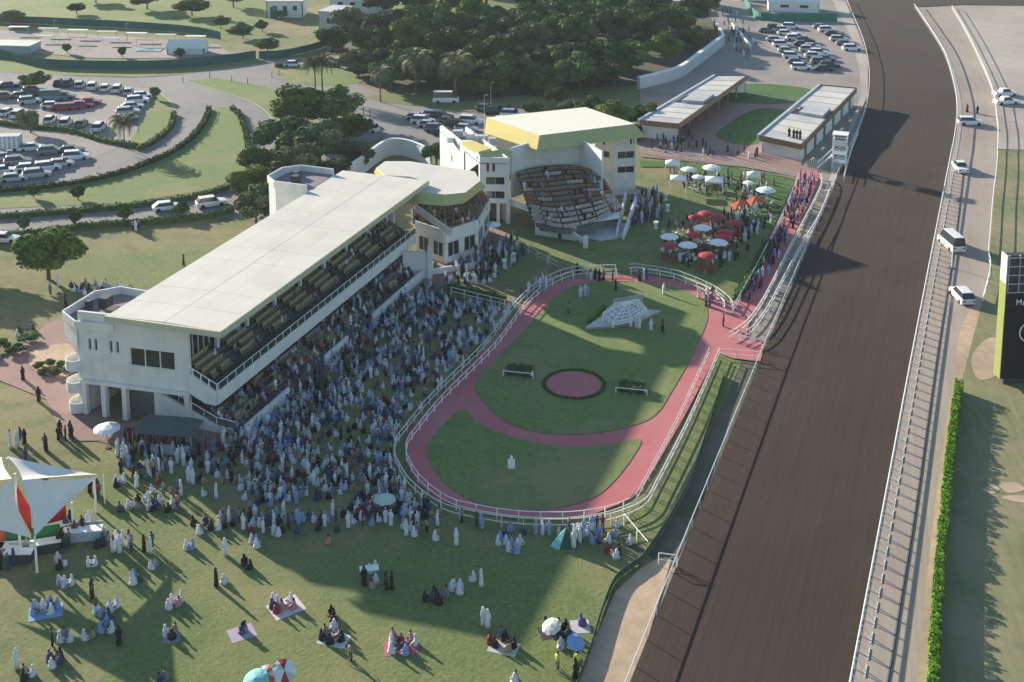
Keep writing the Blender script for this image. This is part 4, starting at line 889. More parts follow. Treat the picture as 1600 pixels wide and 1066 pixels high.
for i,(x,y,h,l) in enumerate(((757,205,7,'tall thin pole behind the left wing of the square grandstand'),(767,175,6,'thin pole at the car park behind the bright roof'),(86,62,5,'lamp pole in the stable yard, left one'),(198,68,5,'lamp pole in the stable yard, right one'))):
    o=empty('lamp_pole',P(x,y),0,l,'pole'); q=MB(); q.tube((0,0,0),(0,0,h),.07,.05); q.build('shaft',M['steel'],o); q=MB(); q.tube((0,0,h),(.7,0,h+.1),.06,.09); q.build('lamp_head',M['frame'],o)
# ------------------------------------------------------------------ things inside the ring
hx=[(cc.x+3.35*math.cos(a*.15), cc.y+3.35*math.sin(a*.15)) for a in range(43)]
hedge(None,.35,.4,'low round hedge around the pink circle in the paddock','hedge_d',world=hx,size=.1,dens=70)
pd0=P(975,500); pdm=empty('podium',pd0,0,'grey stage with a silver truss frame on the paddock lawn','podium')
def D(px,py,z): q=P(px,py,z)-pd0; return Vector((q.x,q.y,z))
deck=[D(915,512,.5),D(962,499,.5),D(940,482,.5),D(985,468,.5),D(1012,478,.5),D(1030,485,.5),D(1000,502,.5)]
deck=[D(915,512,.5),D(945,490,.5),D(975,476,.5),D(1015,484,.5),D(1032,486,.5),D(990,504,.5),D(955,510,.5)]
q=MB(); q.prism(deck,.0,.5); q.build('deck',M['greyroof'],pdm)
q=MB()
for i in range(7): q.wall(deck[i],deck[(i+1)%7],.08,.54,-.06)
q.build('deck_edge',M['cream'],pdm)
tops=[D(942,490,1.6),D(960,474,2.1),D(998,468,2.1),D(1010,482,1.7),D(985,498,1.5),D(958,503,1.3)]
ctr=D(980,472,2.9)
for i in range(6):
    a=tops[i]; b=tops[(i+1)%6]
    q=MB(); q.tube((a.x,a.y,.5),a,.08); q.build('truss_leg',M['whitep'],pdm)
    q=MB(); 
    for dz in (0,-.35): q.tube(a+Vector((0,0,dz)),b+Vector((0,0,dz)),.07)
    for k in range(6): q.tube(a.lerp(b,k/6)+Vector((0,0,0)),a.lerp(b,(k+1)/6)+Vector((0,0,-.35)),.03,k=4)
    q.build('truss',M['whitep'],pdm)
    q=MB(); q.tube(a,ctr,.07); m1=a.lerp(b,.5); q.tube(m1,ctr,.05); q.build('truss_rib',M['whitep'],pdm)
for i in range(6):
    for f_ in (.2,.4,.6,.8):
        a=tops[i].lerp(ctr,f_); b=tops[(i+1)%6].lerp(ctr,f_); q=MB(); q.tube(a,b,.055); q.build('truss_ring',M['whitep'],pdm)
q=MB(); q.wall(D(958,482,.5),D(1005,474,.5),.52,1.7,.1); q.build('backdrop',M['steel'],pdm)
hedge([(918,508),(935,492),(945,483)],.7,.5,'yellow-green flower bed on the left edge of the stage','hedge')
for (x,y,l) in ((812,586,'left'),(988,612,'right')):
    o=empty('jump_fence',P(x,y),rad(-12),'low jump of clipped hedge with a white rail, %s of the pink circle'%l,'jump')
    q=MB(); q.box(-1.35,1.35,-.7,.7,0,.8); q.build('frame',M['dgrey'],o)
    rng=np.random.default_rng(5); cs=rng.uniform((-1.45,-.8,.05),(1.45,.8,1.0),(1600,3)); put('hedge',leaf_mesh('hedge',cs,np.tile([0,-.3,1.],(1600,1)),.14,'hedge_d'),o)
    q=MB(); q.tube((-1.7,-.95,.8),(1.7,-.95,.8),.05); q.tube((-1.7,-.95,0),(-1.7,-.95,.85),.05); q.tube((1.7,-.95,0),(1.7,-.95,.85),.05); q.build('rail',M['whitep'],o)
    bl2=empty('ball_marker',P(x+16,y+3),0,'small white ball marker beside the %s jump'%l,'marker'); q=MB(); q.loft([(0,0,.02,.12,.12),(0,0,.15,.33,.33),(0,0,.4,.42,.42),(0,0,.65,.33,.33),(0,0,.8,.1,.1)],12); q.build('ball',M['whitep'],bl2,True)
    q=MB(); q.tube((0,0,-.02),(0,0,.05),.2); q.build('foot',M['dgrey'],bl2)
o=empty('sign_stand',P(799,735),0,'small white notice stand alone on the lower paddock lawn','sign'); q=MB(); q.box(-.35,.35,-.05,.02,.2,1.2); q.build('board',M['whitep'],o); q=MB(); q.box(-.25,.25,-.15,.15,0,.2); q.build('foot',M['dgrey'],o); q=MB(); q.loft([(0,0,1.2,.1,.05),(0,0,1.45,.16,.06),(0,0,1.6,.05,.03)],8); q.build('crest',M['whitep'],o)
o=empty('camping_tent',P(876,850),0,'small pop-up tent, dark green with one pale side, at the rail below the ring','tent'); q=MB(); q.add([(-.2,-1,0),(1.5,-.8,0),(1.5,.9,0),(-.2,.9,0),(.5,0,1.6)],[(0,1,4),(1,2,4),(2,3,4)]); q.build('cover',M['green_net'],o); q=MB(); q.add([(-.2,-1.02,0),(.5,0,1.62),(-.4,.9,0),(-1.0,-.4,0)],[(0,1,3),(1,2,3)]); q.build('door_flap',M['teal'],o)

# ------------------------------------------------------------------ hedges along roads, right hedge
hedge([(1498,612),(1491,660),(1484,720),(1477,800),(1470,870),(1464,950),(1458,1066),(1452,1180)],1.35,.75,'bright green clipped hedge running down beside the turf track','hedge',size=.12,dens=190)
for k,l in (([(327,172),(322,188),(305,212),(270,240),(205,268),(120,289),(0,302),(-60,305)],'dark hedge under the curve of the road below the car park'),([(362,172),(374,182),(384,210),(389,240)],'dark hedge on the right side of the pointed lawn'),
          ([(-40,190),(40,200),(110,207),(160,222),(215,232)],'dark hedge between the two halves of the car park'),([(272,180),(266,202),(240,224),(215,236)],'dark hedge on the roadside of the car park lawn'),
          ([(-40,345),(60,338),(180,328),(300,312),(370,292)],'dark hedge above the lower road'),([(-40,372),(60,368),(130,358),(300,344),(365,332)],'dark hedge below the lower road'),
          ([(430,106),(480,101),(530,106)],'dark hedge on the grass island near the palms')):
    hedge(k,.9,.9,l,'hedge_d',size=.2,dens=40)
hedge([(700,454),(745,462),(790,470)],.8,.8,'dark hedge along the rail behind the packed crowd','hedge_d')
hedge([(1000,254),(1040,262),(1140,268),(1150,262)],.5,.5,'low hedge along the back of the sunny garden','hedge_d') if False else None
hedge([(1200,385),(1180,425),(1152,470)],1.1,1.2,'dark hedge in the garden beside the horse walk','hedge_d')
# ------------------------------------------------------------------ trees
tree(76,437,8.6,10.5,'big broad green tree standing alone on the lawn left of the long grandstand',1)
tree(-70,430,8,10,'tree at the left edge whose shade covers a picnic',0)
for (x,y,h,w,l) in ((53,310,2.6,2.2,'small ball-shaped tree on the left of the roadside lawn'),(122,313,2.9,2.8,'ball-shaped tree right of the smallest one on the roadside lawn'),(195,347,2.8,2.4,'bushy round tree on the kerb of the lower road'),(118,352,2.6,2.2,'round tree just behind the big broad tree'),(38,362,2.9,2.4,'round tree left of the big broad tree on the lower road'),(283,340,2.8,2.6,'round tree between two white cars on the lower road'),
        (105,84,3.1,2.4,'leftmost ball tree of three behind the curved green fence'),(191,90,3.2,2.6,'middle ball tree of three behind the curved green fence'),(281,92,3.1,2.6,'rightmost ball tree of three behind the curved green fence'),(243,156,3.4,2.4,'small ball tree at the corner of the car park')):
    tree(x,y,h,w,l,-1)
tree(55,140,4.6,6.0,'spreading dark tree at the back of the left car park',0); tree(48,208,5.2,5.4,'dusty tree in the middle of the left car park',3)
palm(195,232,4.8,'short full palm on the corner of the left car park',s=1.35)
palm(492,150,7.0,'left one of two palms standing beside the road island',s=1.45); palm(505,152,7.6,'right one of two palms standing beside the road island',s=1.45)
palm(650,153,8.2,'left tall dusty palm in front of the dark wood',s=1.75); palm(713,160,8.4,'right tall dusty palm in front of the dark wood',s=1.8)
palm(595,160,6.2,'lower palm at the left end of the dark wood',s=1.1)
TB=[(470,205,10,10,1),(520,200,9,9,0),(450,250,9,9,2),(500,262,9,9,3),(545,225,6.5,7,1),(420,290,8,8,0),(462,300,8.5,8,3),(395,318,7,7,1),(435,345,7.5,7.5,2),(400,350,6,6,3),(505,300,6.5,7,2),(560,262,5,6,3),(480,335,5,6,3)]
D8=['broad','tall','low','leaning','thick','ragged','rounded','spreading','bushy','slim','dense','open','squat']
for i,(x,y,h,w,k) in enumerate(TB): tree(x,y,h*1.05,w*1.3,'%s dark tree, %s in the clump between the road and the long grandstand'%(D8[i],ORD[i]),k,'trees in the clump by the road')
fx=[(612,140,8,8),(655,135,8,8),(668,128,9,8),(690,140,7,7),(725,138,8,8),(755,142,8,8),(785,140,9,9),(815,138,8,8),(835,142,7,8),(862,145,7,8),(885,128,9,9),(925,142,7,7),(960,132,7,8),(600,75,10,9),(745,80,11,10),(815,75,11,10),(870,90,11,10),(925,55,11,10),(990,55,10,10),(548,60,9,9),(580,96,10,10),(612,70,11,10),(640,100,12,11),(675,70,13,11),(622,120,9,9),(700,110,11,10),(735,100,10,9),(765,125,12,10),(742,60,12,10),(800,70,11,10),(790,120,9,9),(830,100,11,10),(850,60,12,11),(868,125,10,9),(900,95,12,11),(935,120,10,9),(905,140,9,9),(960,80,12,11),(985,115,9,9),(1010,75,11,10),(1040,100,8,8),(1060,60,10,9),(1090,80,7,7),(1085,40,9,8),(1020,40,10,10),(955,38,10,9),(890,30,10,10),(820,20,12,12),(760,15,12,12),(700,18,12,11),(655,30,11,10),(600,30,10,9),(790,-5,12,12),(720,-15,12,12),(870,-5,12,12),(1050,0,9,9),(1090,10,8,8),(870,170,6,4.5),(960,205,6.5,8),(1000,200,5.5,6.5),(930,190,6,7),(895,182,4,5),(835,185,4,4),(682,262,6,4.5),(1020,190,4,5),(905,205,3.5,5),(985,215,3,5),(560,120,7,7),(525,85,8,8),(850,150,4,5),(770,150,4,6),(740,150,4.5,6)]
for i,(x,y,h,w) in enumerate(fx):
    where = ('in the front row of the wood' if y>105 else 'in the middle of the wood' if y>55 else 'at the back of the wood') if y<160 else 'behind the square white grandstand'
    side = 'left part' if x<700 else 'centre' if x<880 else 'right part'
    tree(x,y,h*(1.08 if y<=160 else 1),w*(1.17 if y<=160 else 1.1),'dark tree %s, %s, %s from left'%(where,side,ORD[sum(1 for q in fx if q[0]<x and (q[1]>105)==(y>105) and (q[1]>160)==(y>160) and (q[1]>55)==(y>55))%20]),[0,3,0,2,1,0][i%6],'trees of the wood behind the grandstands')
def NTH(n): return '%d%s'%(n,'th' if 10<n%100<14 else {1:'st',2:'nd',3:'rd'}.get(n%10,'th'))
UG=[]
rg=random.Random(3)
for i in range(46):
    x=rg.uniform(560,1095); y=rg.uniform(10,138)
    if x>1000 and y>100: continue
    UG.append((x,y))
UG.sort(key=lambda q:q[0])
for i,(x,y) in enumerate(UG):
    tree(x,y,rg.uniform(3,5.5),rg.uniform(5,8),'dark bush, %s from the left in the undergrowth of the wood'%NTH(i+1),[0,2,3][i%3],'undergrowth in the wood')
for i,(x,y,h,w,l) in enumerate(((20,40,5,7,'dusty bush tree at the top left corner'),(120,22,4,5,'small tree above the stable yard'),(150,5,6,9,'dark tree at the top edge, left'),(230,15,7,10,'wide dark tree at the top edge above the yard'),(300,25,6,9,'dark tree at the top edge, second from the white building'),(365,12,7,10,'dark tree at the top edge next to the white building'),(380,60,5,7,'dark tree at the end of the green fence'),(418,84,5,6,'dark tree at the bend of the service road'),(345,45,4,6,'grey-green tree behind the stable fence'),(410,50,4,4,'small tree left of the white gatehouse'),(1110,20,6,6,'yellowish tree beside the upper yard'),(440,30,3,4,'shrub in front of the white gatehouse'),(75,575,.1,.1,''))):
    if l: tree(x,y,h,w,l,[3,0,0,3,0][i%5])
for i,(x,y) in enumerate(((60,577),(78,572),(95,575),(70,586),(88,588),(108,582),(112,570))): tree(x,y,1.0,1.5,'low garden shrub, %s in the dry bed beside the pink paving'%ORD[i],3 if i%2 else 1,'shrubs in the dry bed')
for i,(x,y) in enumerate(((5,545),(25,552),(45,535),(-15,560))): tree(x,y,1.3,2.5,'dark bush, %s from the right on the slope by the pink path'%ORD[i],2,'bushes by the pink path')

# ------------------------------------------------------------------ far buildings
def house(px,py,w,d,h,rz,label,m='white',roofm='greyroof',door=None,win=2,flat=True):
    o=empty('building',P(px,py),rz,label,'building')
    ops=[((i+.6)*w/(win+.6),(i+1.05)*w/(win+.6),h*.45,h*.75) for i in range(win)]
    q=MB(); q.wall((-w/2,0),(w/2,0),0,h,.25,ops); q.wall((w/2,0),(w/2,d),0,h,.25); q.wall((w/2,d),(-w/2,d),0,h,.25); q.wall((-w/2,d),(-w/2,0),0,h,.25); q.build('wall',M[m],o)
    for a in ops:
        f=MB(); f.wall((-w/2+a[0],.08),(-w/2+a[1],.08),a[2],a[3],.08,[(.05,a[1]-a[0]-.05,a[2]+.05,a[3]-.05)]); ww=f.build('window',M['frame'],o); f=MB(); f.box(-w/2+a[0],-w/2+a[1],.12,.15,a[2],a[3]); f.build('pane',M['glass'],ww)
    q=MB()
    if flat: q.box(-w/2-.2,w/2+.2,-.2,d+.2,h+.003,h+.25)
    else: q.add([(-w/2-.3,-.3,h),(w/2+.3,-.3,h),(w/2+.3,d+.3,h),(-w/2-.3,d+.3,h),(-w/2,d/2,h+1.8),(w/2,d/2,h+1.8)],[(0,1,5,4),(2,3,4,5),(1,2,5),(3,0,4),(0,3,2,1)])
    q.build('roof',M[roofm],o)
    if door: q=MB(); q.box(door[0],door[0]+door[1],-.06,-.01,0,door[2]); q.build('door',M['green_fence'],o)
    return o
house(445,28,10,8,4.5,0,'white building with a green door at the top of the photo',door=(-4,2,3),win=3)
house(515,52,6,9,5.5,-.3,'tall white-blue building left of the wood at the top','bluewall',win=1); house(560,22,16,8,4.5,-.1,'white flat building with a dark window behind the first trees',win=4,roofm='cream')
house(1000,18,26,8,3,-.1,'pale tiled low building half hidden behind the wood','rock','rock',win=7)
house(1240,20,14,7,3,-.15,'white pitched marquee behind the bright green hoarding','tent','tent',flat=False,win=2); house(1180,2,9,6,3,-.1,'second white marquee at the top edge','tent','tent',flat=False,win=1)
house(290,86,9,4,1.6,0,'low white polytunnel at the right of the stable yard','tent','tent',flat=False,win=0); house(15,84,10,6,1.8,-.1,'white shed behind the left end of the green fence','bluewall','cream',win=0)
for i in range(7): 
    x=30+i*46; o=empty('shade_roof',P(x,54+i*2.5),-.06,'flat pale shade roof, %s from the left in the back row of the yard'%ORD[i],'shade roof','shade roofs of the stable yard'); q=MB(); q.box(-2.6,2.6,-.7,.7,2,2.12); q.build('roof',M['greyroof' if i%2 else 'whitep'],o)
    for a in (-2.4,2.4): q=MB(); q.tube((a,0,0),(a,0,2),.06); q.build('post',M['steel'],o)
for i in range(5):
    x=70+i*52; o=empty('shade_roof',P(x,66+i*2),-.05,'flat shade roof, %s from the left in the front row of the yard'%ORD[i],'shade roof','shade roofs of the stable yard'); q=MB(); q.box(-2.2,2.2,-.6,.6,1.6,1.72); q.build('roof',M['clay' if i%2 else 'bluewall'],o)
    for a in (-2,2): q=MB(); q.tube((a,0,0),(a,0,1.6),.06); q.build('post',M['steel'],o)
o=empty('pool',P(232,80),0,'small blue pool in the stable yard','pool'); q=MB(); q.box(-3,3,-1,1,.0,.3); q.build('kerb',M['whitep'],o); q=MB(); q.box(-2.8,2.8,-.8,.8,.301,.32); q.build('water',M['pool'],o)

# ------------------------------------------------------------------ cars
CARM={c:mat('car_'+c,v,.35,.03,1,0,spec=.6) for c,v in dict(white=(.72,.72,.72),silver=(.42,.43,.45),grey=(.16,.165,.17),black=(.02,.02,.022),blue=(.03,.05,.12),brown=(.16,.11,.08),red=(.42,.02,.05),teal=(.08,.22,.24)).items()}
def car_mesh(kind):
    L_,Wd,H1,H2={'saloon':(4.6,1.8,.85,1.42),'suv':(4.7,1.9,1.0,1.66),'pickup':(5.1,1.9,1.0,1.66),'van':(5.4,2.05,1.15,2.35)}[kind]
    h=L_/2; w=Wd/2
    st={'saloon':(-.42,-.2,.62,.92),'suv':(-.48,-.22,.78,.95),'pickup':(-.5,-.2,.35,.45),'van':(-.75,-.5,.97,1.0)}[kind]   # windscreen foot, roof front, roof back, rear foot (fractions of h)
    b=MB()
    def ring(x,z0,z1,ww): return [(x,-ww,z0),(x,-ww*1.0,z1*.75),(x,-ww*.92,z1),(x,ww*.92,z1),(x,ww,z1*.75),(x,ww,z0)]
    xs=[(-h,.35,H1*.62,w*.82),(-h*.96,.28,H1*.82,w*.94),(-h*.7,.25,H1*.93,w),(st[0]*h,.25,H1,w),(st[3]*h*.98,.25,H1,w),(h*.97,.28,H1*.95,w*.95),(h,.36,H1*.8,w*.86)]
    vs=[];fs=[]
    for r_ in xs: vs+=ring(*r_)
    for i in range(len(xs)-1):
        for j in range(6): fs.append((i*6+j,i*6+(j+1)%6,(i+1)*6+(j+1)%6,(i+1)*6+j))
    fs+=[tuple(range(6))[::-1],tuple(range((len(xs)-1)*6,len(xs)*6))]; b.add(vs,fs)
    r=MB(); r.add([(st[1]*h,-w*.70,H2-.05),(st[2]*h,-w*.70,H2-.05),(st[2]*h,w*.70,H2-.05),(st[1]*h,w*.70,H2-.05),(st[1]*h+.05,-w*.64,H2),(st[2]*h-.08,-w*.64,H2),(st[2]*h-.08,w*.64,H2),(st[1]*h+.05,w*.64,H2)],[(0,1,2,3),(4,5,6,7),(0,1,5,4),(1,2,6,5),(2,3,7,6),(3,0,4,7)])
    g=MB(); g.add([(st[0]*h,-w*.9,H1-.03),(st[3]*h,-w*.9,H1-.03),(st[3]*h,w*.9,H1-.03),(st[0]*h,w*.9,H1-.03),(st[1]*h,-w*.695,H2-.06),(st[2]*h,-w*.695,H2-.06),(st[2]*h,w*.695,H2-.06),(st[1]*h,w*.695,H2-.06)],[(4,5,6,7),(0,1,5,4),(1,2,6,5),(2,3,7,6),(3,0,4,7)])
    wh=MB(); wh.tube((0,-.11,0),(0,.11,0),.34,.34,12); lt=MB(); lt.box(-.04,.04,-.2,.2,-.08,.08)
    return dict(b=b,r=r,g=g.mesh('windows',M['glass']),wh=wh.mesh('wheel',M['tyre']),hl=lt.mesh('headlight',M['lamp']),tl=lt.mesh('taillight',M['tail']),dim=(h,w,H1,H2))
CK={k:car_mesh(k) for k in ('saloon','suv','pickup','van')}; CB={}
def car(px,py,hd,col,kind,label,group=None):
    """hd: bearing of the nose in degrees from +X"""
    k=CK[kind]; h,w,H1,H2=k['dim']; o=empty('van' if kind=='van' else 'parked_car',P(px,py),rad(hd+180),label,'van' if kind=='van' else 'car',group)
    for nm in ('b','r'):
        key=(kind,col,nm)
        if key not in CB: CB[key]=k[nm].mesh('body' if nm=='b' else 'roof',CARM[col])
        put('body' if nm=='b' else 'roof',CB[key],o)
    put('windows',k['g'],o)
    for sx in (-.62,.62):
        for sy in (-1,1): put('wheel',k['wh'],o,(sx*h,sy*(w-.08),.34))
    for sy in (-1,1): put('headlight',k['hl'],o,(-h*.985,sy*w*.62,H1*.66)); put('taillight',k['tl'],o,(h*.995,sy*w*.66,H1*.72))
    return o
cols=['white','silver','white','grey','black','white','silver','blue','white','brown']
def rowc(pts,hd,cl,desc,group,kinds=('saloon','suv'),jit=4):
    for i,(x,y) in enumerate(pts):
        c=cl[i%len(cl)]; kd=kinds[i%len(kinds)]; car(x,y+3,hd+R.uniform(-jit,jit),c,kd,'%s %s, %s from left in %s'%(c,{'saloon':'saloon','suv':'estate','pickup':'pickup','van':'van'}[kd],ORD[i],desc),group)
G1='cars in the left car park'
rowc([(92,130),(106,131),(125,133),(145,136),(165,138),(184,140),(201,144)],100,['black','blue','silver','white','white','white','silver'],'the back row of the left car park',G1)
rowc([(222,150),(215,158),(207,167),(200,176),(197,186)],15,['white','white','silver','silver','grey'],'the slanting row by the car park lawn',G1)
rowc([(14,134),(8,152),(34,150),(52,144),(68,146),(47,159)],20,['blue','brown','grey','black','black','silver'],'the shaded corner under the car park tree',G1)
rowc([(84,154),(100,152)],10,['teal','teal'],'the middle island behind the red cars',G1,('van','suv'))
rowc([(82,166),(98,169),(113,168),(128,165),(141,160)],10,['white','red','red','red','red'],'the curved line of red cars',G1,('saloon','saloon'))
rowc([(12,176),(30,180)],80,['white','white'],'the left end of the middle row',G1)
rowc([(78,188),(103,193),(127,194),(155,200)],95,['white','white','grey','white'],'the row above the dividing hedge',G1)
rowc([(50,232),(80,238),(112,236),(119,246)],15,['white','grey','black','white'],'the upper row below the dividing hedge',G1)
rowc([(8,247),(28,254),(45,264),(74,263),(95,257)],18,['silver','grey','white','white','silver'],'the middle row below the dividing hedge',G1)
rowc([(4,268),(-14,280),(22,280),(58,274)],18,['white','black','silver','silver'],'the lowest row of the left car park',G1)
bt_=empty('box_trailer',P(12,236),.1,'white box trailer at the left edge of the car park','trailer'); q=MB(); q.box(-2.4,2.4,-1.1,1.1,.6,3.0); q.build('box',M['bluewall'],bt_)
for i in range(6): q=MB(); q.box(-2.2+i*.8,-1.9+i*.8,-1.16,-1.1,.7,2.9); q.build('rib',M['whitep'],bt_)
for x in (-1.5,1.5):
    for y in (-1,1): put('wheel',CK['saloon']['wh'],bt_,(x,y,.4))
car(330,322,25,'white','suv','big white estate car driving on the lower road'); car(262,328,20,'white','saloon','white saloon half hidden by a round roadside tree'); car(6,378,0,'white','saloon','white car at the left edge behind the lower hedge')
car(565,196,170,'silver','saloon','silver car beside the dark clump of trees'); car(573,206,170,'white','suv','white car with dark windows beside the dark clump of trees'); car(459,104,0,'white','saloon','white car on the road left of the palms'); car(536,100,0,'white','saloon','white car on the road right of the palms'); car(530,80,0,'brown','saloon','brownish car by the edge of the wood')
G2='cars behind the square grandstand'
rowc([(652,184),(661,190),(671,196),(682,203),(694,209)],-10,['silver','white','silver','grey','black'],'the left row behind the square grandstand',G2)
rowc([(676,180),(690,184),(702,190),(714,196),(728,202),(735,190)],-10,['white','black','grey','black','silver','white'],'the second row behind the square grandstand',G2)
rowc([(760,170),(774,176),(790,172),(800,180)],-10,['grey','black','black','white'],'the row behind the bright roof',G2)
car(697,160,0,'white','van','white van in the shade of the right tall palm')
G3='cars in the upper right car park'
A0=[(1211,62),(1222,70),(1230,79),(1238,88),(1245,97),(1252,106)]; B0_=[(1228,52),(1242,60),(1254,69),(1264,78),(1272,87),(1282,97),(1288,108)]; C0=[(1246,57),(1258,64),(1268,73),(1279,83),(1290,92),(1296,103)]
rowc(A0,-5,['silver','white','silver','white','grey','white'],'the left slanting row of the upper right car park',G3)
rowc(B0_,-5,['white','white','blue','silver','white','grey','black'],'the middle slanting row of the upper right car park',G3)
rowc(C0,-5,['white','black','silver','white','grey','black'],'the right slanting row of the upper right car park',G3)
rowc([(1198,48),(1210,44),(1222,46),(1236,42)],-5,['grey','black','silver','white'],'the far row of the upper right car park',G3)
rowc([(1283,42),(1292,47),(1302,53),(1311,62),(1320,68),(1331,76)],0,['grey','white','black','silver','grey','white'],'the row next to the track bend',G3)
car(1515,195,0,'white','suv','white off-road car on the gravel by the track bend'); car(1500,266,85,'white','pickup','white pickup on the gravel road below the track bend'); car(1570,150,10,'white','pickup','white pickup, the upper of two on the pale sand lot'); car(1572,163,10,'white','pickup','white pickup, the lower of two on the pale sand lot')
car(1486,386,95,'white','van','white ambulance van with a dark side on the gravel road'); car(1503,468,92,'white','suv','white off-road car on the gravel road, nearest to the camera')
ar=empty('camera_mast',P(1487,420),0,'thin pale mast standing in the gravel road behind the ambulance','mast'); q=MB(); q.tube((0,0,0),(0,0,3.2),.07); q.build('pole',M['whitep'],ar); q=MB(); q.box(-.4,.4,-.4,.4,0,.12); q.build('base',M['dgrey'],ar)

# ------------------------------------------------------------------ people
M['skin']=mat('skin',(.26,.15,.10),.6,.1)
PC={k:mat('cloth_'+n,v,.85,.08,3,0) for k,(n,v) in dict(w=('white',(.62,.63,.66)),d=('black',(.018,.018,.022)),b=('navy',(.04,.06,.16)),l=('light_blue',(.24,.33,.52)),r=('maroon',(.22,.03,.05)),p=('pink',(.48,.24,.27)),t=('tan',(.34,.25,.16)),g=('dark_green',(.03,.09,.06)),y=('yellow',(.60,.65,.12)),s=('grey',(.22,.23,.25)),u=('purple',(.16,.10,.32))).items()}
CW=dict(w='white',d='black',b='navy',l='light blue',r='maroon',p='pink',t='tan',g='dark green',y='yellow',s='grey',u='purple')
def skin_body(name, joints, edges):
    me=bpy.data.meshes.new(name); me.from_pydata([j[:3] for j in joints],edges,[]); o=bpy.data.objects.new(name,me); C.objects.link(o)
    o.modifiers.new('s','SKIN'); 
    sv=me.skin_vertices[0].data if me.skin_vertices else None
    if sv is None:
        bm=bmesh.new(); bm.from_mesh(me); bm.verts.layers.skin.verify(); bm.to_mesh(me); bm.free(); sv=me.skin_vertices[0].data
    for i,j in enumerate(joints): sv[i].radius=(j[3],j[4] if len(j)>4 else j[3]); sv[i].use_root=(i==0)
    sm=o.modifiers.new('u','SUBSURF'); sm.levels=1; sm.render_levels=1
    dg=bpy.context.evaluated_depsgraph_get(); r=bpy.data.meshes.new_from_object(o.evaluated_get(dg)); r.name=name
    bpy.data.objects.remove(o); r.materials.clear(); r.materials.append(M['skin']); r.polygons.foreach_set('use_smooth',[True]*len(r.polygons)); return r
ED=[(0,1),(1,2),(2,3),(3,4),(4,5),(2,6),(6,7),(7,8),(8,9),(2,10),(10,11),(11,12),(12,13),(0,14),(14,15),(15,16),(16,17),(0,18),(18,19),(19,20),(20,21)]
def body(pelvis, chest, neck, headb, headm, headt, la, ra, ll, rl):
    j=[(*pelvis,.14,.11),(*(Vector(pelvis).lerp(Vector(chest),.45)),.12,.10),(*chest,.15,.11),(*neck,.055),(*headb,.085),(*headt,.07)]
    for arm in (la,ra): j+=[(*arm[0],.06),(*arm[1],.045),(*arm[2],.035),(*arm[3],.035,.02)]
    for leg in (ll,rl): j+=[(*leg[0],.09),(*leg[1],.065),(*leg[2],.045),(*leg[3],.04,.03)]
    return skin_body('person',j,ED)
mir=lambda a: [(-x,y,z) for x,y,z in a]
LA=[(.19,0,1.42),(.25,.03,1.15),(.25,-.07,.90),(.25,-.10,.82)]; LL=[(.09,0,.88),(.10,-.02,.48),(.11,.02,.09),(.12,-.14,.04)]
BST=body((0,0,.95),(0,0,1.33),(0,0,1.50),(0,-.01,1.60),(0,0,1.65),(0,0,1.74),LA,mir(LA),LL,mir(LL))
BWK=body((0,0,.94),(0,-.04,1.32),(0,-.05,1.49),(0,-.07,1.59),(0,0,1.65),(0,-.06,1.73),[(.19,-.03,1.41),(.24,-.1,1.15),(.23,-.3,.98),(.22,-.38,.95)],[(-.19,-.03,1.41),(-.25,.12,1.16),(-.25,.1,.92),(-.24,.06,.85)],
     [(.09,0,.88),(.10,-.18,.50),(.10,-.22,.09),(.11,-.36,.06)],[(-.09,0,.88),(-.10,.06,.48),(-.10,.34,.14),(-.11,.26,.05)])
BSG=body((0,.1,.16),(0,.06,.52),(0,.03,.69),(0,.0,.79),(0,0,.84),(0,.01,.92),[(.19,.04,.61),(.27,-.05,.38),(.22,-.28,.30),(.16,-.34,.28)],mir([(.19,.04,.61),(.27,-.05,.38),(.22,-.28,.30),(.16,-.34,.28)]),
     [(.10,.04,.14),(.34,-.28,.24),(.10,-.40,.08),(.0,-.46,.06)],[(-.10,.04,.14),(-.34,-.28,.24),(-.12,-.34,.08),(-.02,-.36,.09)])
BSC=body((0,.1,.52),(0,.1,.92),(0,.08,1.09),(0,.05,1.19),(0,0,1.2),(0,.06,1.32),[(.19,.1,1.01),(.25,.05,.78),(.2,-.2,.68),(.17,-.28,.66)],mir([(.19,.1,1.01),(.25,.05,.78),(.2,-.2,.68),(.17,-.28,.66)]),
     [(.10,.06,.5),(.13,-.36,.52),(.13,-.36,.09),(.13,-.5,.04)],mir([(.10,.06,.5),(.13,-.36,.52),(.13,-.36,.09),(.13,-.5,.04)]))
def mk(f,name='robe',sm=True): q=MB(); f(q); return q.mesh(name,PC['w'],sm)
def slv(q,a,r=.065): q.tube(a[0],a[1],r,r*.9,6); q.tube(a[1],a[2],r*.9,r*.8,6)
def f_robe(q): q.loft([(0,0,.07,.25,.22),(0,0,.45,.23,.19),(0,0,.92,.20,.16),(0,0,1.25,.20,.145),(0,0,1.42,.2,.12),(0,0,1.5,.09,.08)],10); slv(q,LA); slv(q,mir(LA))
def f_shirt(q): q.loft([(0,0,.86,.17,.13),(0,0,1.1,.165,.13),(0,0,1.3,.19,.14),(0,0,1.43,.19,.11),(0,0,1.5,.08,.07)],10); slv(q,LA,.062); slv(q,mir(LA),.062)
def f_trs(q):
    for l in (LL,mir(LL)): q.tube((l[0][0],0,.98),l[1],.105,.085,8); q.tube(l[1],(l[2][0],.02,.1),.085,.075,8)
def f_scarf(q): q.loft([(0,.05,1.30,.17,.10),(0,.04,1.46,.14,.11),(0,.02,1.6,.118,.125),(0,.02,1.72,.105,.11),(0,.01,1.79,.05,.05)],10)
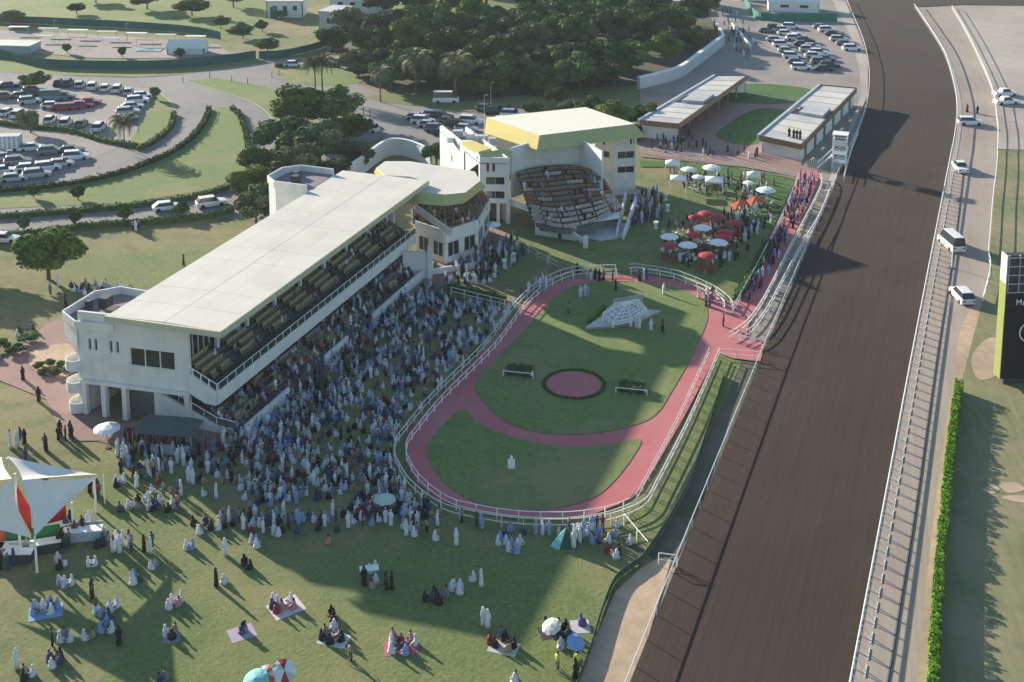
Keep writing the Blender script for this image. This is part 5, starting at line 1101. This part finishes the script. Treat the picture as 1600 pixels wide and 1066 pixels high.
def f_hair(q): q.loft([(0,.045,1.6,.095,.075),(0,.03,1.70,.10,.10),(0,.02,1.78,.05,.06)],9)
def f_srobe(q): q.loft([(0,-.08,.02,.38,.38),(0,-.06,.2,.33,.31),(0,.07,.34,.22,.2),(0,.06,.55,.19,.13),(0,.05,.63,.18,.11),(0,.04,.69,.08,.07)],10); a=[(.19,.04,.61),(.27,-.05,.38),(.22,-.28,.30)]; slv(q,a); slv(q,mir(a))
def f_crobe(q): q.loft([(0,-.36,.08,.21,.12),(0,-.34,.45,.22,.16),(0,-.12,.57,.22,.28),(0,.08,.66,.19,.16),(0,.1,.9,.2,.13),(0,.1,1.03,.18,.11),(0,.09,1.09,.08,.07)],10); a=[(.19,.1,1.01),(.25,.05,.78),(.2,-.2,.68)]; slv(q,a); slv(q,mir(a))
off=lambda f,dz,dy: (lambda q: (f(q), setattr(q,'v',[(x,y+dy,z+dz) for x,y,z in q.v])))
PM=dict(st=(BST,mk(f_robe),mk(f_scarf,'headscarf'),mk(f_hair,'hair'),mk(f_shirt,'shirt'),mk(f_trs,'trousers')),
        wk=(BWK,mk(f_robe),mk(off(f_scarf,-.01,-.05),'headscarf'),mk(off(f_hair,-.01,-.05),'hair'),mk(f_shirt,'shirt'),mk(f_trs,'trousers')),
        sg=(BSG,mk(f_srobe),mk(off(f_scarf,-.81,.01),'headscarf'),mk(off(f_hair,-.81,.01),'hair'),mk(f_srobe,'clothes'),None),
        sc=(BSC,mk(f_crobe),mk(off(f_scarf,-.41,.06),'headscarf'),mk(off(f_hair,-.41,.06),'hair'),mk(f_crobe,'clothes'),None))
def setm(o,m): o.material_slots[0].link='OBJECT'; o.material_slots[0].material=m
NP=[0]
def person(x,y,z,pose,col,rz,label,group=None,low=None,sf=1.0):
    NP[0]+=1; b,robe,scarf,hair,shirt,trs=PM[pose]; s=R.uniform(.90,1.0)*sf
    o=put('person',b,None,(x,y,z),rz,s); tag(o,label,'person',group)
    if col in 'wdl' or (col in 'bu' and R.random()<.4):
        c=put('robe',robe,o); setm(c,PC[col]); c=put('headscarf',scarf,o); setm(c,PC['w' if col=='w' and R.random()<.6 else ('r' if col=='w' and R.random()<.12 else col)])
    else:
        c=put('shirt' if trs else 'clothes',shirt,o); setm(c,PC[col])
        if trs: c=put('trousers',trs,o); setm(c,PC[low or ('b' if R.random()<.5 else 'd')])
        c=put('hair',hair,o); setm(c,PC['d'])
    return o
# picnic groups and loners on the lawns: px, py, people, pose, colours, place, spread in metres
CL=[(193,862,6,'st','wwwwws','beside the tent flagpole',1.1),(229,862,3,'st','dbw','right of the white-robed group',.6),(294,858,2,'sg','wl','alone on the lit lawn',.5),(352,868,1,'st','w','alone, upright on lit lawn',.1),(384,886,2,'sg','dd','on grass near shadow edge',.5),(240,886,2,'sg','ws','on grass under tent shade',.5),(208,908,3,'sg','lwg','on grass in tent shadow',.6),(101,917,3,'sg','lww','on grass below tent counter',.6),
(72,955,7,'sg','llwlbwl','on the bright blue rug',1.1),(142,884,2,'sg','ww','beside the tent front pole',.5),(90,884,3,'sg','wdw','in front of the tent counter',.8),(144,935,1,'st','d','alone, upright in tent shadow',.1),(160,962,4,'sg','wlwb','in upper half of blue chain',.7),(163,985,4,'sg','llbw','in lower half of blue chain',.7),(178,950,2,'sg','ww','right of the blue chain',.4),(142,996,2,'sg','wt','left of the blue chain',.5),(101,1001,3,'sg','wsw','on grass, lower left lawn',.6),(82,1012,1,'st','g','upright on lower left lawn',.1),(86,1036,4,'sg','bwdb','in the lower left ring',.7),(26,1045,1,'st','w','upright near the left corner',.1),(46,1056,3,'sg','sdw','at the bottom left corner',.6),
(269,945,4,'sg','wwpw','on the lawn under the ring-shadow tip',.8),(268,993,3,'sg','wdt','on the mauve little rug',.6),(186,1008,1,'st','d','dark, upright by blue chain',.1),(350,912,1,'sg','w','alone in the middle lawn',.1),(338,917,1,'st','d','upright beside seated white one',.1),(379,988,3,'sg','bds','on the lilac rug',.5),(256,1064,2,'sg','bs','at the bottom edge, left',.4),
(404,850,3,'sg','wlw','at the shadow edge, left',.7),(433,836,2,'sg','ww','just inside the shade, left',.5),(445,948,7,'sg','wbwrpwp','on the white and pink rug',1.2),(521,968,2,'sg','dd','above the pale rug',.6),(520,996,6,'sg','dsdwsd','on the pale rug, middle lawn',1.0),(548,1035,1,'st','t','alone, long shadow, near bottom',.1),(625,1010,8,'sg','wpwrblpw','on the red and pink rug',1.2),
(578,893,2,'sg','ww','by the folding table in shade',.6),(569,915,1,'st','d','left of the table in shade',.1),(604,922,2,'st','dd','right of the table in shade',.5),(586,915,2,'sg','tw','in front of the table',.5),(650,832,3,'sg','wwt','near rail in shade, left',.7),(635,838,1,'st','w','left of the seated trio',.1),(684,842,2,'sg','wt','in open shade by rail',.4),(713,853,1,'st','w','alone, upright under ring rail',.1),
(707,922,2,'sg','ww','left pair in middle shade',.4),(719,926,2,'sg','ww','right pair in middle shade',.4),(739,908,1,'sg','w','above the two pairs',.1),(752,918,1,'st','w','upright above the two pairs',.1),(688,938,5,'sg','ddgds','in the dark row in shade',1.3),(755,978,1,'st','w','large robe at shadow edge',.1),(762,982,1,'st','w','behind the large white robe',.1),(785,1008,6,'sg','rdsdtd','on the rug at shadow edge',1.1),
(474,812,3,'sg','wlb','at lower fringe of crowd',.6),(513,850,1,'sg','t','alone in deep shade',.1),(575,808,5,'sg','rwbrd','near the pale picnic parasol',1.0),(790,848,5,'sg','wlbwl','below the ring, left side',.9),(804,862,3,'sg','wwl','just below ring, left cluster',.6),(813,850,1,'sg','w','child-sized, left of popup tent',.1),(895,852,3,'st','www','right of the pop-up tent',.7),(908,846,2,'st','wl','robed pair at ring rail',.4),(935,838,8,'sg','lwlwblwl','in the blue row at rail',1.7),(958,866,4,'sg','rtwd','by the ring, right side',.8),(984,850,1,'sg','w','alone near slanting rail',.1),
(862,985,4,'sg','ddtd','behind the cream parasol',.7),(880,990,3,'sg','ddb','beside the cream parasol',.6),(908,976,1,'sg','u','on the pale rug, purple',.1),(876,1012,1,'sg','w','in front of cream parasol',.1),(871,1048,1,'st','y','in yellow vest, left one',.1),(902,1050,1,'st','y','in yellow vest, right one',.1),(899,1060,1,'st','d','in front of right yellow vest',.1),(804,1066,2,'sg','ws','at the bottom edge, centre',.4),(430,1058,3,'sg','dts','under the beach parasols',.6),
(36,594,1,'st','d','alone on the pink path',.1),(61,628,1,'st','d','walking off the pink path',.1),(30,697,5,'st','swbwd','in the left lawn group',1.2),(72,705,2,'st','sd','pair on the left lawn',.8),(100,686,5,'st','ddrdd','dark knot near grandstand corner',.9),(40,722,1,'st','b','behind the sail tent top',.1),(186,712,4,'st','wwlw','at the canopy stall, left',.7),(199,722,1,'st','w','right of stall queue',.1),(190,740,1,'st','d','below the stall queue',.1),(186,757,3,'sg','wdw','on grass above flagpole',.6),(245,738,4,'st','wtws','before the canopy stall',.9),(300,755,2,'st','ww','two broad robes, shadow edge',.5),(283,775,1,'st','w','alone left of shadow edge',.1),(338,780,1,'st','w','alone inside the shadow edge',.1),(276,795,2,'st','rt','red shirt near picnic row',.4),(215,795,7,'sg','bwdswbd','in the left picnic row',1.6),(255,795,6,'sg','wbwdws','in the right picnic row',1.4),(325,822,7,'sg','dswbdws','in the dark lawn picnic',1.5),(415,820,5,'sg','wlwbd','left fringe picnic in shade',1.2),
(912,468,3,'st','wwl','on upper paddock lawn, left',.9),(888,492,1,'st','s','left of the stage, grey',.1),(1037,462,1,'st','w','alone on sunny paddock lawn',.1),(962,456,1,'st','d','behind the silver stage',.1),(1130,512,1,'st','r','on the pink track entrance',.1),(1100,468,6,'st','wwwwsr','by the gate of ring',1.3),(1108,480,2,'st','db','on the pink path, gate',.5),(1005,440,4,'st','bdwb','on path behind stage',.8),(990,512,4,'st','wwww','in front of the stage',1.0),(1017,518,1,'st','w','right of the stage front',.1),(1035,520,1,'st','d','in the stage shadow',.1),(850,455,3,'st','wlw','at the ring rail, upper left',.8),(940,440,5,'st','wddsb','under the upper ring rail',1.5),
(1511,176,1,'st','d','on gravel near track bend, left',.1),(1527,178,1,'st','d','on gravel near track bend, right',.1),(214,360,4,'st','swds','under roadside ball tree',.6),(287,415,1,'st','d','behind the long roof',.1),(92,448,1,'st','w','under the broad lone tree',.1),(79,462,1,'st','s','front of broad lone tree',.1),(103,480,1,'st','d','dark, shade of broad tree',.1),(40,520,4,'sg','dwsd','in shade at left edge',1.3),(150,775,3,'st','ddr','behind the tent tip',.8),(125,830,6,'st','bdrsdw','under the sail tent tip',1.3),(100,855,4,'st','drgs','between the tent stalls',1.0),(10,885,3,'st','dgb','at the green stall',.9),(155,845,7,'sg','swdbwds','right of the serving table',1.3)]
for (px,py,n,pose,cs,place,sp) in CL:
    c=P(px,py); pts=[]; rr=random.Random(px*7+py)
    for i in range(n):
        for _ in range(30):
            a=rr.uniform(0,6.28); d=sp*math.sqrt(rr.random())*(1 if n>1 else 0); q=(c.x+d*math.cos(a),c.y+d*.9*math.sin(a))
            if all((q[0]-w_[0])**2+(q[1]-w_[1])**2>(.5 if pose=='sg' else .42)**2 for w_ in pts): break
        pts.append(q)
    pts.sort()
    for i,q in enumerate(pts):
        col=cs[i%len(cs)]; pz={'st':'standing','sg':'sitting'}[pose]
        nm=('%s from left, '%ORD[i] if n>1 else ''); nm=nm.replace('first from left','leftmost') if i==0 else nm
        face=rr.uniform(0,6.28) if n<2 or pose=='st' else math.atan2(c.y-q[1],c.x-q[0])+math.pi/2
        person(q[0],q[1],.04,('wk' if pose=='st' and col in 'dtsbry' and rr.random()<.5 else pose),col,face,'person in %s %s, %s%s'%(CW[col],pz,nm,place),None)
    if n>1 and pose=='sg' and 830<py: pass
for (x,y) in ((1233,214),(1240,216),(1245,216),(1250,217)):
    q=P(x,y,3.36); person(q.x,q.y,3.36,'st','d',rad(150),'person in dark clothes, %s from left on the low flat roof'%ORD[[1233,1240,1245,1250].index(x)])
for (px,py,w,d,rz,m,l) in ((72,957,2.6,1.8,.3,PC['l'],'bright blue picnic rug on the lower left lawn'),(378,990,2.0,1.7,.5,mat('lilac',(.38,.33,.42),.9,.1),'lilac picnic rug on the lit lawn'),(447,950,2.6,2.2,.6,mat('whitepink',(.62,.52,.52),.9,.15,3),'white and pink picnic rug on the lit lawn'),(522,1000,2.3,1.6,-.3,mat('palerug',(.55,.54,.52),.9,.15,3),'pale picnic rug in the middle of the lawn'),(627,1013,2.6,1.7,.1,mat('redrug',(.42,.12,.15),.9,.3,3),'red and pink picnic rug at the bottom of the lawn'),(787,1013,2.3,1.5,-.3,mat('beige',(.50,.47,.42),.9,.1),'beige rug crossing the edge of the shadow'),(907,980,1.5,1.6,.1,mat('rugp',(.50,.45,.47),.9,.1),'pale rug near the green mesh fence'),(268,998,1.3,1.0,.2,mat('mauve',(.30,.25,.32),.9,.1),'mauve little rug on the lit lawn'),(575,895,1.0,.8,0,PC['w'],''),(862,988,2.0,1.5,.3,mat('darkrug',(.06,.04,.06),.9,.2),'dark rug beside the cream parasol')):
    if not l: continue
    c=P(px,py); q=MB(); q.box(-w/2,w/2,-d/2,d/2,0,.025); o=q.build('picnic_rug',m); o.location=(c.x,c.y,.03); o.rotation_euler=(0,0,rz); tag(o,l,'rug')
o=empty('folding_table',P(577,900),.2,'small pale folding table in the shaded lawn','table'); q=MB(); q.box(-.8,.8,-.4,.4,.7,.75); q.build('tabletop',M['whitep'],o)
for a in (-.7,.7):
    for b in (-.3,.3): q=MB(); q.tube((a,b,0),(a,b,.7),.025); q.build('leg',M['steel'],o)
for i,(x,y) in enumerate(((1043,325),(1025,352),(1022,300),(1040,308),(788,412),(804,402))):
    o=empty('standing_table',P(x,y+6),0,'white draped standing table, %s'%['left of the garden parasols','nearest the square grandstand steps','back left by the grandstand wing','left of the red parasols, farther one','nearer one below the pavilion','farther one below the pavilion'][i],'table'); q=MB(); q.loft([(0,0,0,.35,.35),(0,0,.5,.18,.18),(0,0,1.05,.36,.36),(0,0,1.12,.38,.38)],10); q.build('tablecloth',M['whitep'],o); q=MB(); q.loft([(0,0,1.121,.38,.38),(0,0,1.15,.38,.38)],10); q.build('tabletop',M['whitep'],o)

# packed crowd: the nearest ones are individuals, the rest is one mass per area
def inpoly(x,y,pg):
    c=False; n=len(pg); j=n-1
    for i in range(n):
        if (pg[i][1]>y)!=(pg[j][1]>y) and x<(pg[j][0]-pg[i][0])*(y-pg[i][1])/(pg[j][1]-pg[i][1])+pg[i][0]: c=not c
        j=i
    return c
def fill(px,n,md=.5,seed=1,clump=0):
    pg=[tuple(P(*q)[:2]) for q in px]; rr=random.Random(seed); x0=min(p[0] for p in pg);x1=max(p[0] for p in pg);y0=min(p[1] for p in pg);y1=max(p[1] for p in pg)
    grid={}; out=[]; t=0; cl=[(rr.uniform(x0,x1),rr.uniform(y0,y1)) for _ in range(clump)] if clump else None
    while len(out)<n and t<n*40:
        t+=1
        if cl and rr.random()<.8: c=rr.choice(cl); x=rr.gauss(c[0],1.1); y=rr.gauss(c[1],1.1)
        else: x=rr.uniform(x0,x1); y=rr.uniform(y0,y1)
        if not inpoly(x,y,pg): continue
        k=(int(x/md),int(y/md))
        if any((k[0]+a,k[1]+b) in grid and (grid[(k[0]+a,k[1]+b)][0]-x)**2+(grid[(k[0]+a,k[1]+b)][1]-y)**2<md*md for a in (-1,0,1) for b in (-1,0,1)): continue
        grid[k]=(x,y); out.append((x,y,.03))
    return out
MIXA='wwwwwwwwllbbdddsstr'+'wwwlbdtbdgt'; MIXS='ddbbsswwltrrtp'; MIXD='ddbssrrtwwbd'
CR=[]   # (x,y,z,pose,colour,rz,area)
def addc(pts,mix,poses,area,face=None,seed=0):
    rr=random.Random(seed+len(pts))
    for (x,y,z) in pts: CR.append((x,y,z,rr.choice(poses),rr.choice(mix),(rr.uniform(0,6.28) if face is None or rr.random()<.25 else face+rr.uniform(-.5,.5)),area))
FR=rad(69.5)-math.pi/2+math.pi/2  # facing the ring from the stand
FRg=rad(69.5)-0.0
A1=[(700,466),(788,478),(758,522),(690,592),(640,645),(610,690),(608,722),(632,768),(690,806),(640,812),(560,800),(480,775),(420,790),(340,752),(318,705),(345,690),(430,615),(485,575),(560,512),(620,465),(672,444)]
addc(fill(A1,1150,.44,3,clump=130),MIXA,['st','sg','sg','sg','sg','sc','sg','sg','sg'],'packed crowd between the long grandstand and the paddock ring',None)
addc(fill([(300,700),(420,640),(470,700),(600,760),(420,800),(330,760)],105,.5,21,clump=26),MIXA,['st','sg','sg','sg','sg'],'packed crowd between the long grandstand and the paddock ring',None)
rr=random.Random(5); Rm=Matrix.Rotation(RZ,3,'Z')
def loc(u,v,z): q=Rm@Vector((u,v,0)); return (B0.x+q.x,B0.y+q.y,z)
face_st=RZ
low=[]
for i in range(nl-1):
    for k in range(76):
        if rr.random()<.70-.012*i*0: low.append(loc(.8+k*.62+rr.uniform(-.1,.1),6.55-i*.88,3.6-i*.215-.02))
addc(low,'ddbsswwltrtdbsd',['sc','sc','sc','st'],'spectators filling the lower tier of the long grandstand',face_st)
up=[loc(rr.uniform(1,47),2.5-rr.choice([0,0,0,1,2,3]),0) for _ in range(60)]
up=[]
for k in range(45):
    i=rr.choice([0,0,1,1,2,3,4]); up.append(loc(rr.uniform(1,47),.5-min(i,3)*.82,6.0-min(i,3)*.36))
addc(up,MIXD,['sc'],'scattered spectators in the upper tier of the long grandstand',face_st)
pvp=[]
for k in range(48):
    s=rr.choice([0,1,1,2]); i=rr.randrange(N-1); a=fr[s].lerp(bk[s],(i+.4)/N); b=fr[s+1].lerp(bk[s+1],(i+.4)/N); q=a.lerp(b,rr.random()); pvp.append((q.x+pv0.x,q.y+pv0.y,fr[0].lerp(bk[0],i/N).z-.02))
addc(pvp,'dbswdbs',['sc'],'spectators in the octagonal pavilion',rad(30))
vpp=[]
for k in range(40):
    i=rr.randrange(len(Fq)-1); r_=rr.randrange(NR-1); a,b=rk(i,(r_+.45)/NR),rk(i+1,(r_+.45)/NR); q=a.lerp(b,rr.random()); vpp.append((q.x+v0.x,q.y+v0.y,2.0+5.4*r_/NR-.06))
addc(vpp,'wlddbswrd',['sc'],'spectators in the square grandstand',rad(20))
addc(fill([(692,446),(700,425),(760,385),(800,376),(825,398),(770,440),(705,455)],110,.5,6),'ddbbswwlw',['st','st','sg'],'people standing below the pavilion')
addc(fill([(985,308),(1030,302),(1040,345),(985,358)],75,.5,7),'ddbbsswwl',['st'],'people standing beside the square grandstand')
addc(fill([(1040,345),(1180,330),(1170,400),(1100,430),(1060,418),(1030,380)],110,.8,8),'dddbsswwt',['sc','st','sg'],'guests among the garden parasols')
addc(fill([(1045,268),(1190,276),(1220,300),(1180,325),(1060,295)],75,.8,9),'dddbsswwt',['st','st','sc'],'guests on the sunny garden lawn')
addc(fill([(1252,276),(1276,276),(1262,322),(1232,376),(1198,440),(1174,470),(1152,485),(1200,392)],95,.6,10),'bbdduudwlbbs',['st'],'people walking on the pink horse walk')
addc(fill([(1130,340),(1200,320),(1205,350),(1165,380)],35,.6,22),'dbswwtd',['st'],'guests by the garden hedge')
ringl=offset(w2,1.2 if False else -.55); k0=int(len(ringl)*.12); ra=along([ringl[i] for i in range(4,int(len(ringl)*.82))],.62)
addc([(x+rr.uniform(-.2,.2),y+rr.uniform(-.2,.2),.03) for (x,y,a) in ra if rr.random()<.5],MIXA,['st','st','sg'],'people standing along the ring rail')
addc(fill([(170,700),(300,712),(335,760),(300,790),(215,765)],45,.6,11,clump=9),MIXA,['st','sg'],'people near the corner of the long grandstand')
addc(fill([(190,690),(235,672),(300,690),(330,705),(300,720),(200,712)],40,.5,12),'ddbrswd',['st'],'people under the corner of the long grandstand')
addc(fill([(330,800),(560,805),(700,822),(690,835),(600,826),(440,835),(350,830)],60,.6,13,clump=14),MIXA,['sg','st'],'lower fringe of the shaded crowd')
addc(fill([(105,440),(200,445),(215,460),(150,468),(112,458)],30,.6,14),'wwwlbsd',['sg'],'people sitting in the shade of the lone broad tree')
addc(fill([(1010,222),(1060,205),(1120,238),(1200,240),(1190,250),(1020,240)],40,.8,15),'ddwbsr',['st'],'people in the courtyard by the flat roofs')
addc(fill([(1120,20),(1150,15),(1190,80),(1160,95),(1140,70)],45,.8,16),'bddusw',['st'],'people in the upper yard')
CR.sort(key=lambda t:(t[0]**2+t[1]**2)); n1=0
LBL={'st':'standing','sg':'sitting on the ground','sc':'seated'}
stuff={}
for t in CR:
    x,y,z,pose,col,rz,area=t
    if NP[0]<300:
        l='person in %s %s in the %s'%(CW[col],{'st':'standing','sg':'sitting','sc':'seated'}[pose],area); w=l.split()
        person(x,y,z,pose,col,rz,' '.join(w[:16]),area,None,.9)
    else: stuff.setdefault(area,[]).append(t)
def tmpl(pose,robe):
    q=MB()
    if pose=='st':
        if robe: q.loft([(0,0,.05,.24,.21),(0,0,.9,.2,.16),(0,0,1.4,.21,.13),(0,0,1.5,.08,.07)],6)
        else: q.loft([(0,0,.85,.16,.12),(0,0,1.38,.2,.13),(0,0,1.48,.08,.07)],6); q.mi=2; q.tube((.1,0,0),(.09,0,.9),.08,.09,4); q.tube((-.1,0,0),(-.09,0,.9),.08,.09,4); q.mi=0
        for s in (-1,1): q.tube((.2*s,0,1.38),(.26*s,-.06,.92),.06,.04,4)
        hz=1.62
        if robe:
            for s in (-1,1): q.tube((.19*s,0,1.4),(.25*s,.02,1.12),.07,.06,4); q.tube((.25*s,.02,1.12),(.2*s,-.2,1.0),.06,.05,4)
    elif pose=='sg': q.loft([(0,-.08,.0,.33,.33),(0,0,.28,.23,.21),(0,.05,.6,.19,.12),(0,.04,.68,.07,.07)],6); [(q.tube((.1*s,0,.14),(.34*s,-.3,.26),.1,.08,4),q.tube((.34*s,-.3,.26),(.05*s,-.42,.07),.08,.06,4),q.tube((.19*s,.04,.6),(.28*s,-.12,.35),.06,.05,4),q.tube((.28*s,-.12,.35),(.12*s,-.34,.32),.05,.04,4)) for s in (-1,1)]; hz=.81
    else: q.loft([(0,-.36,.0,.2,.12),(0,-.3,.5,.21,.2),(0,.08,.6,.2,.17),(0,.1,1.0,.19,.12),(0,.1,1.09,.08,.07)],6); [(q.tube((.19*s,.1,1.0),(.26*s,0,.75),.06,.05,4),q.tube((.26*s,0,.75),(.12*s,-.28,.68),.05,.04,4)) for s in (-1,1)]; hz=1.22
    q.mi=1; q.loft([(0,0,hz-.13,.06,.06),(0,0,hz-.02,.1,.115),(0,0,hz+.08,.095,.105),(0,0,hz+.15,.04,.04)],6)
    q.mi=3; q.loft([(0,.05,hz-.04,.1,.08),(0,.03,hz+.09,.105,.11),(0,.02,hz+.17,.045,.05)],6); return np.array([tuple(v) for v in q.v]),q.f,q.m
TM={(p,r_):tmpl(p,r_) for p in ('st','sg','sc') for r_ in (0,1)}
mats=[PC[k] for k in 'wdblrptgysu']+[M['skin']]; MI={k:i for i,k in enumerate('wdblrptgysu')}
for area,ts in stuff.items():
    V=[];F=[];MM=[];n=0
    for (x,y,z,pose,col,rz,_) in ts:
        robe=1 if col in 'wld' else 0; tv,tf,tm=TM[(pose,robe)]; s=R.uniform(.78,.91); c_,s_=math.cos(rz),math.sin(rz)
        v=np.column_stack([tv[:,0]*c_-tv[:,1]*s_, tv[:,0]*s_+tv[:,1]*c_, tv[:,2]])*s+np.array([x,y,z]); V.append(v); F+=[tuple(i+n for i in f) for f in tf]; n+=len(tv)
        top=MI[col]; hd=MI['w'] if (col=='w' and R.random()<.65) else (MI[col] if robe else MI['d']); lg=MI['d'] if R.random()<.5 else MI['b']; MM+=[{0:top,1:11,2:lg,3:hd}[k] for k in tm]
    me=bpy.data.meshes.new('crowd'); me.from_pydata(np.concatenate(V).tolist(),[],F)
    for m_ in mats: me.materials.append(m_)
    me.polygons.foreach_set('material_index',MM); o=put('crowd',me); tag(o,area,'crowd',None,'stuff')

# ------------------------------------------------------------------ air
hm=bpy.data.materials.new('haze'); hm.use_nodes=True; nn__=hm.node_tree; nn__.nodes.clear(); ho=nn__.nodes.new('ShaderNodeOutputMaterial'); hv=nn__.nodes.new('ShaderNodeVolumePrincipled')
hv.inputs['Color'].default_value=(.80,.90,1,1); hv.inputs['Density'].default_value=.0001; hv.inputs['Anisotropy'].default_value=.2; nn__.links.new(hv.outputs[0],ho.inputs['Volume'])
q=MB(); q.box(-3100,3100,-400,3600,-1.0,68.5); tag(q.build('haze',hm),kind='stuff')
